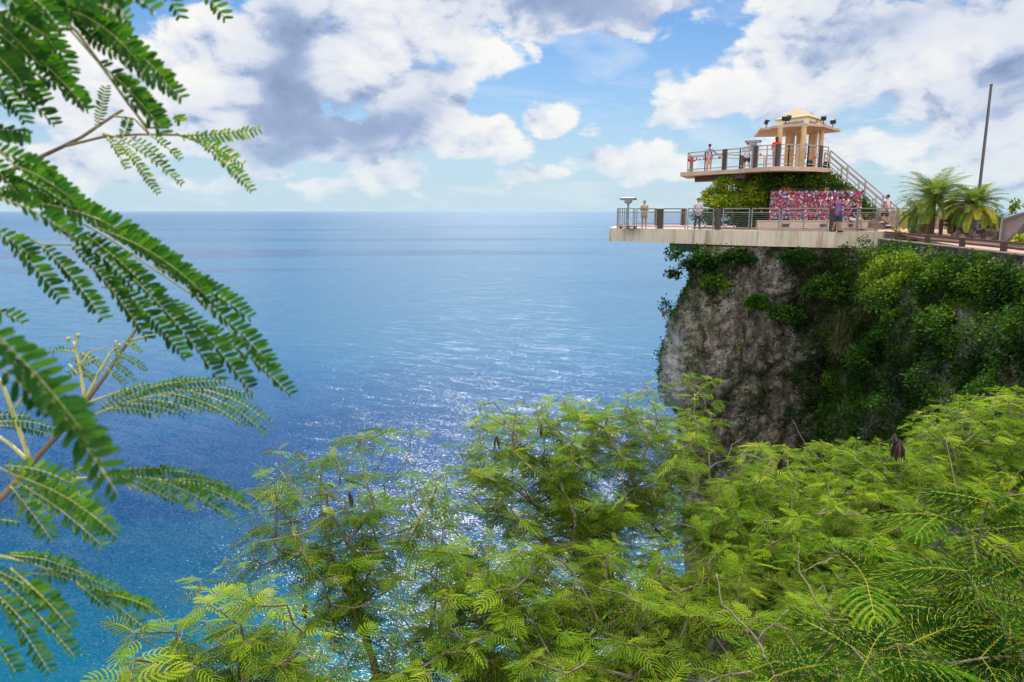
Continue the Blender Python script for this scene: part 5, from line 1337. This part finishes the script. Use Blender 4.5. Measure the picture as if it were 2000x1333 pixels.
def palm(x, y, Y, zbase, rad, n, label, seed, bend=0, yellow=.3):
    rr = random.Random(seed); c = P(x, y, Y)
    root = empty('palm_tree', (c.x+bend, c.y, zbase)); tag(root, label, 'palm tree', 'palm trees on the plaza'); h = c.z-zbase
    pts = [Vector((-bend*(1-(1-t)**2), 0, h*t)) for t in [k/8 for k in range(9)]]
    MB().tube(pts, [.13-.045*t/8+.012*(t % 2) for t in range(9)], 10).build('trunk', M['palmtrunk'], root, smooth=True)
    top = pts[-1]
    for k in range(n):
        az = k*2.399+rr.uniform(-.2, .2); u = k/n; el = R(86-100*u)+rr.uniform(-.1, .1); L = rad*rr.uniform(.85, 1.12)
        p = top.copy(); dirh = Vector((math.cos(az), math.sin(az), 0)); pp = [p.copy()]; e = el
        m = 9
        for j in range(m): p = p+(dirh*math.cos(e)+Vector((0, 0, math.sin(e))))*(L/m); e -= .13+.06*u; pp.append(p.copy())
        cs = []; ds = []; ns = []; ls = []
        for j in range(60):
            t = .1+.9*j/59; f = min(t*m, m-.001); a = int(f); q = pp[a].lerp(pp[a+1], f-a); ax = (pp[a+1]-pp[a]).normalized()
            sd = ax.cross(Vector((0, 0, 1))).normalized(); upv = sd.cross(ax)
            for s in (-1, 1):
                d = (sd*s*.75+ax*.75+upv*rr.uniform(-.1, .35)+Vector((0, 0, -.25))).normalized()
                cs.append(tuple(q)); ds.append(tuple(d)); ns.append(tuple(upv)); ls.append(L*.30*math.sin(math.pi*min(.97, .12+.85*t))**.6*.8)
        V, Fq = quads_leaf(cs, ds, ns, ls, [.010]*len(ls))
        ty = .42+rr.uniform(-.15, .2)+(yellow if u > .62 and rr.random() < .6 else 0)
        o = mesh_np('frond', V, Fq, M['palm'], root, np.full(len(V), ty))
        MB().tube(pp, [.018-.0014*i for i in range(m+1)], 4).build('midrib', M['stem'], o)

def palms():
    palm(1824, 394, 32.6, -1.05, 1.8, 70, 'bushy palm tree, the biggest of the group, with silvery arching fronds', 1, 0, .08)
    palm(1790, 418, 33.2, -1.05, 1.05, 22, 'lower palm tree pressed against the left side of the bushy one', 2, -.1, .12)
    palm(1903, 405, 30.6, -1.1, 1.4, 56, 'palm tree in front of the flagpole with yellowing lower fronds and a leaning trunk', 3, -.75, .2)
    palm(1858, 404, 33.4, -1.05, 1.1, 20, 'narrow palm between the bushy palm and the one at the flagpole', 4, .1, .1)
# ---------- people ----------
def remeshed(name, mb, mat, parent, voxel, sm=2):
    me = bpy.data.meshes.new('tmp'); me.from_pydata(mb.v, [], mb.f)
    o = bpy.data.objects.new('tmp', me); COL.objects.link(o)
    m = o.modifiers.new('r', 'REMESH'); m.mode = 'VOXEL'; m.voxel_size = voxel; m.use_smooth_shade = True
    s = o.modifiers.new('s', 'SMOOTH'); s.iterations = sm; s.factor = .5
    bpy.context.view_layer.update(); dg = bpy.context.evaluated_depsgraph_get()
    me2 = bpy.data.meshes.new_from_object(o.evaluated_get(dg)); me2.name = name; me2.materials.clear()
    bpy.data.objects.remove(o); return link(name, me2, mat, parent, True)
def limb(mb, a, b, ra, rb, n=10):
    a = Vector(a); b = Vector(b); mb.tube([a, b], [ra, rb], n); mb.ball(a, ra, n, 6); mb.ball(b, rb, n, 6)

SKIN = None
def cloth(c, pat=None):
    t = NT('fabric'); p = t.obj()
    if pat: col = t.ramp(t.noise(p, 9, 3, .6), [(.42, c), (.5, pat)])
    else: col = t.ramp(t.noise(p, 5, 4), [(.3, [x*.8 for x in c]), (.7, [min(1, x*1.15) for x in c])])
    t.principled(col, .85, 0, .2, t.bump(t.noise(p, 18, 3), .5, .02)); return t.m

def person(loc, yaw, H, label, top, bottom, hair=(.02, .015, .012), skin=(.36, .20, .13), sleeves=.14, legs='shorts', longhair=False, cap=None, bag=None,
           armR=None, armL=None, lean=0.0, headyaw=0.0, headpitch=0.0, kneeR=None, kneeL=None, hipz=None, shoe=(.03, .03, .03), female=False, camera=False):
    """local frame: x to the person's right, y forward, z up; sized for H=1.7 then scaled"""
    global SKIN
    k = H/1.7; root = empty('person', loc, yaw); root.scale = (k, k, k); tag(root, label, 'person')
    sk = NT('skin'); sk.principled(skin, .55, 0, .35); sk = sk.m
    hz = .88 if hipz is None else hipz
    def up(z, y=0, x=0):       # point of the leaning torso, z above hip
        return Vector((x, y+math.sin(lean)*z, hz+math.cos(lean)*z))
    sw = .175 if female else .195
    mb = MB()
    # torso
    limb(mb, up(.0, 0, -.05), up(.0, 0, .05), .125, .125, 14); limb(mb, up(.0), up(.20), .13, .115, 14); limb(mb, up(.18), up(.42), .115, .14, 14)
    limb(mb, up(.44, 0, -sw+.04), up(.44, 0, sw-.04), .075, .075, 12); limb(mb, up(.46), up(.60), .055, .052, 12)
    # head
    hc = up(.70, .015); hr = Matrix.Rotation(headyaw, 3, 'Z') @ Matrix.Rotation(-headpitch, 3, 'X')
    def h(x, y, z): return hc+hr @ Vector((x, y, z))
    mb.ball(hc, (.075, .095, .112), 16, 12, hr); mb.ball(h(0, .035, -.06), (.052, .055, .055), 12, 8, hr)
    limb(mb, h(0, .09, .015), h(0, .115, -.02), .010, .016, 8)
    for s in (-1, 1): mb.ball(h(s*.078, .0, 0), (.012, .022, .03), 8, 6, hr)
    limb(mb, h(-.02, .088, -.055), h(.02, .088, -.055), .010, .010, 6)
    # arms with hands
    arms = []
    for s, tg in ((1, armR), (-1, armL)):
        sh = up(.45, 0, s*sw)
        if tg is None: el = sh+Vector((s*.05, -.02, -.27)); wr = el+Vector((s*.01, .06, -.24))
        else: el, wr = (up(0)*0+Vector(tg[0])), Vector(tg[1])
        limb(mb, sh, el, .050, .040); limb(mb, el, wr, .040, .026); arms.append((sh, el, wr))
        d = (wr-el).normalized(); ref = Vector((0, 0, 1)) if abs(d.z) < .8 else Vector((0, 1, 0)); sd = d.cross(ref).normalized(); pn = sd.cross(d)
        palm_ = wr+d*.055
        for j in (-1, 0, 1): limb(mb, wr+sd*(.012*j), palm_+sd*(.022*j)+d*.02, .019, .016, 6)
        for j, L in zip((-1.5, -.5, .5, 1.5), (.052, .07, .074, .062)):
            b0 = palm_+d*.035+sd*(.021*j); b1 = b0+d*L*.55+pn*.006; b2 = b1+d*L*.4-pn*.02
            limb(mb, b0, b1, .0095, .009, 6); limb(mb, b1, b2, .009, .0075, 6)
        t0 = wr+d*.03+sd*.03; limb(mb, t0, t0+d*.035+sd*.03, .012, .010, 6); limb(mb, t0+d*.035+sd*.03, t0+d*.065+sd*.032, .010, .009, 6)
    # legs
    legp = []
    for s, kn in ((1, kneeR), (-1, kneeL)):
        hp = Vector((s*.085, 0, hz-.02))
        if kn is None: ke = Vector((s*.10, .015, .47)); an = Vector((s*.11, -.02, .085)); toe = an+Vector((s*.02, .15, -.05))
        else: ke, an = Vector(kn[0]), Vector(kn[1]); toe = an+Vector((s*.02, .15, -.05))
        limb(mb, hp, ke, .088, .055, 12); limb(mb, ke+Vector((0, -.01, -.03)), ke.lerp(an, .4)+Vector((0, -.015, 0)), .052, .052, 12); limb(mb, ke.lerp(an, .35), an, .052, .034, 12)
        limb(mb, an+Vector((0, -.02, -.04)), toe, .038, .030, 8); legp.append((hp, ke, an, toe))
    body = remeshed('body', mb, sk, root, .011, 1)
    # eyes
    eb = MB()
    for s in (-1, 1): eb.ball(h(s*.03, .086, .012), (.013, .008, .008), 8, 6)
    eb.build('eyes', M['black'], root)
    # shirt
    tm = top if not isinstance(top, tuple) else cloth(top)
    c = MB(); e = .020
    limb(c, up(-.03, 0, -.04), up(-.03, 0, .04), .135+e, .135+e, 14); limb(c, up(.0), up(.20), .14+e, .125+e, 14); limb(c, up(.18), up(.42), .125+e, .145+e*.7, 14); limb(c, up(.44, 0, -sw+.03), up(.44, 0, sw-.03), .08+e*.5, .08+e*.5, 12)
    for sh, el, wr in arms:
        if sleeves > 0: q = sh.lerp(el, min(1, sleeves/.28)); limb(c, sh, q, .062, .064)
        if sleeves > .3: limb(c, el, el.lerp(wr, .9), .052, .04)
    sname = 'shirt'
    remeshed(sname, c, tm, root, .016, 2)
    # trousers / shorts
    bm_ = bottom if not isinstance(bottom, tuple) else cloth(bottom)
    c = MB(); limb(c, (-.05, 0, hz-.0), (.05, 0, hz-.0), .142, .142, 14)
    for hp, ke, an, toe in legp:
        if legs == 'shorts': limb(c, hp, hp.lerp(ke, .78), .108, .092, 12)
        elif legs == 'short': limb(c, hp, hp.lerp(ke, .42), .108, .104, 12)
        else: limb(c, hp, ke, .105, .07, 12); limb(c, ke, ke.lerp(an, .93), .07, .052, 12)
    remeshed('trousers' if legs == 'long' else 'shorts', c, bm_, root, .016, 2)
    # shoes
    c = MB()
    for hp, ke, an, toe in legp: limb(c, an+Vector((0, -.03, -.05)), toe+Vector((0, .01, -.005)), .045, .038, 10)
    remeshed('shoes', c, cloth(shoe), root, .014, 1)
    # hair
    c = MB(); c.ball(h(0, -.018, .030), (.088, .098, .104), 16, 12, hr)
    if longhair: limb(c, h(0, -.07, 0), h(0, -.10, -.14), .075, .06, 10); limb(c, h(0, -.10, -.14), h(0, -.11, -.27), .055, .035, 10)
    elif female: limb(c, h(0, -.06, 0), h(0, -.075, -.09), .07, .05, 10)
    hm = NT('hair'); hm.principled(hair, .6, 0, .3); remeshed('hair', c, hm.m, root, .013, 1)
    if cap:
        c = MB(); c.ball(h(0, -.005, .055), (.095, .105, .085), 16, 10, hr); cm = cloth(cap); remeshed('cap', c, cm, root, .014, 1)
        vz = MB().prism([(-.07, 0), (-.075, .08), (-.04, .13), (.04, .13), (.075, .08), (.07, 0)], 0, .012); v = vz.build('visor', cm, root)
        v.location = h(0, .06, .055); v.rotation_euler = (-headpitch-.15, 0, headyaw)
    if female and cap or camera == 'shades':
        g = MB(); g.bar(h(-.07, .085, .014), h(.07, .085, .014), .02, .032); g.build('sunglasses', M['black'], root)
    if bag == 'strap':
        c = MB(); c.tube([up(.50, -.02, -.12), up(.44, .165, -.05), up(.2, .17, .08), up(.0, .12, .17)], .016, 6); c.tube([up(.50, -.02, -.12), up(.44, -.165, -.05), up(.2, -.165, .08), up(.0, -.12, .17)], .016, 6); c.build('bag_strap', M['black'], root)
    if camera is True:
        c = MB().box((0, 0, 0), (.14, .06, .09)); c.tube([(0, .03, 0), (0, .10, 0)], [.035, .035], 12)
        o = c.build('camera_held', M['viewer'], root, bevel=.008); m_ = (arms[0][2]+arms[1][2])/2; o.location = m_+Vector((0, .09, .04))
    return root

def at_floor(x, z, Y): d = dirpx(x, 400); return Vector((d.x/d.y*Y, Y, z))
def people():
    p = at_floor(1259, ZL, 41.6)
    person(p, R(165), 1.62, 'woman in beige halter top looking down near the left end of the lower deck', cloth((.62, .50, .32), (.45, .33, .2)), (.34, .24, .15), hair=(.05, .02, .012), skin=(.42, .20, .12), sleeves=0, legs='short',
           female=True, armR=((.22, .08, 1.08), (.06, .20, 1.17)), armL=((-.22, .08, 1.08), (-.05, .20, 1.15)), headpitch=-.55, headyaw=.2, shoe=(.35, .2, .14))
    p = at_floor(1364, ZL, 39.6)
    person(p, R(172), 1.70, 'woman in cap, pale lavender tee and dark jeans walking along the lower deck', (.55, .47, .50), (.03, .035, .055), hair=(.04, .018, .01), skin=(.45, .24, .17), sleeves=.17, legs='long',
           female=True, cap=(.45, .16, .12), armR=((.27, .0, 1.06), (.12, .17, .93)), armL=((-.27, .0, 1.06), (-.12, .17, .93)), headpitch=-.3, kneeR=((.12, .06, .47), (.15, .0, .085)), shoe=(.05, .03, .03))
    p = at_floor(1638, ZL, 35.0)
    person(p, R(-72), 1.72, 'man in purple tee and denim shorts photographing at the near lower railing', (.24, .10, .24), (.035, .06, .11), skin=(.38, .2, .13), sleeves=.2, legs='shorts',
           armR=((.17, .24, 1.22), (.10, .46, 1.42)), armL=((-.17, .24, 1.22), (-.06, .46, 1.42)), lean=.12, camera=True, kneeR=((.12, .10, .47), (.12, .05, .085)), kneeL=((-.1, -.02, .47), (-.12, -.14, .085)))
    p = at_floor(1667, ZL, 38.3)
    person(p, R(-150), 1.65, 'person in a black tee and white bottoms perched on the low bench wall', (.03, .03, .035), (.75, .72, .72), skin=(.40, .22, .15), sleeves=.15, legs='shorts',
           hipz=.60, lean=.3, kneeR=((.14, .42, .52), (.14, .40, .085)), kneeL=((-.14, .42, .52), (-.14, .48, .085)), armR=((.24, .25, .82), (.15, .45, .62)), armL=((-.24, .25, .82), (-.15, .45, .62)), headpitch=-.3)
    p = at_floor(1733, ZL+.17, 40.6)
    person(p, R(62), 1.72, 'man in a pale pink shirt at the foot of the staircase', (.62, .46, .44), (.05, .02, .03), skin=(.42, .2, .14), sleeves=.2, legs='shorts', bag='strap',
           kneeR=((.10, .26, .55), (.11, .16, .26)), kneeL=((-.10, -.05, .47), (-.11, -.2, .085)), armR=((.25, .1, 1.08), (.2, .32, 1.08)), shoe=(.75, .72, .72))
    p = at_floor(1381, ZU, 45.4)
    person(p, R(8), 1.72, 'man in dark patterned shirt leaning an arm on the upper deck rail', cloth((.06, .055, .10), (.5, .42, .45)), (.42, .33, .22), skin=(.42, .22, .15), sleeves=.2, legs='shorts', bag='strap',
           armR=((.40, .02, 1.17), (.66, .03, 1.07)), armL=((-.30, .0, 1.05), (-.20, .1, .92)), shoe=(.5, .4, .4))
    p = at_floor(1453.5, ZU, 43.4)
    person(p, R(-15), 1.72, 'person in pale shirt and white cap bent to the viewer on the upper deck', (.58, .54, .60), (.05, .045, .05), skin=(.4, .22, .15), sleeves=.2, legs='shorts', cap=(.75, .72, .70),
           armR=((.26, .16, 1.12), (.16, .36, 1.30)), armL=((-.24, .16, 1.12), (-.08, .36, 1.30)), lean=.12, kneeR=((.13, .05, .47), (.2, -.02, .085)), shoe=(.6, .1, .08))
    p = at_floor(1509, ZU, 40.4)
    person(p, R(-6), 1.66, 'woman with long dark hair in a bright red top standing beside the pavilion', (.80, .03, .02), (.34, .29, .30), hair=(.06, .02, .015), skin=(.42, .17, .12), sleeves=.16, legs='short',
           female=True, longhair=True, shoe=(.45, .2, .15), armR=((.23, .05, 1.06), (.14, .16, .95)), armL=((-.23, .05, 1.06), (-.14, .16, .95)))
    p = at_floor(1562, ZU, 41.4)
    person(p, R(40), 1.72, 'man in blue patterned shirt half hidden behind a pavilion column', cloth((.10, .10, .20), (.45, .4, .5)), (.05, .05, .07), skin=(.42, .22, .15), sleeves=.2, legs='shorts',
           armR=((.36, .1, 1.12), (.52, .25, 1.05)))
    # bags on the upper deck
    for px, Y, c, lab in ((1576, 40.6, (.02, .03, .05), 'black backpack on the pavilion floor beside the front column'), (1608, 41.9, (.02, .02, .02), 'black shoulder bag leaning at the head of the stairs')):
        q = at_floor(px, ZU, Y); r = empty('backpack', q, .3); tag(r, lab, 'bag', 'bags on the upper deck')
        mb = MB(); limb(mb, (-.08, 0, .14), (.08, 0, .14), .13, .13, 12); limb(mb, (-.05, 0, .34), (.05, 0, .34), .12, .11, 12); mb.ball((0, -.12, .18), (.12, .06, .12)); remeshed('bag_body', mb, cloth(c), r, .018, 2)
        MB().tube([(-.08, .12, .40), (-.10, .2, .25), (-.09, .13, .06)], .014, 6).tube([(.08, .12, .40), (.10, .2, .25), (.09, .13, .06)], .014, 6).build('strap', M['black'], r)

# ---------- assemble ----------
import time
_t = time.time()
def tick(s): print('T', s, round(time.time()-_t, 1))
camera_light(); world(); mats(); sea(); haze(); tick('setting')
lower_deck(); on_up = upper_deck(); pavilion(); floodlights(); staircase()
lockm = bench_and_locks(); upper_locks(on_up, lockm); right_side()
coin_viewer(at_floor(1227, ZL, 41.4), R(-8), 'grey coin viewer on a pedestal at the left end of the lower deck', s=1.12)
coin_viewer(at_floor(1464, ZU, 42.6), R(-12), 'grey coin viewer on the upper deck in front of the visitor in the pale shirt', base=False, s=1.08)
tick('lookout')
cm = cliff_mesh(); slope(); cliff_plants(cm); shrubs(); palms(); tick('cliff')
people(); tick('people')
leaf_templates(); near_trees(); near_branch(); tick('foliage')
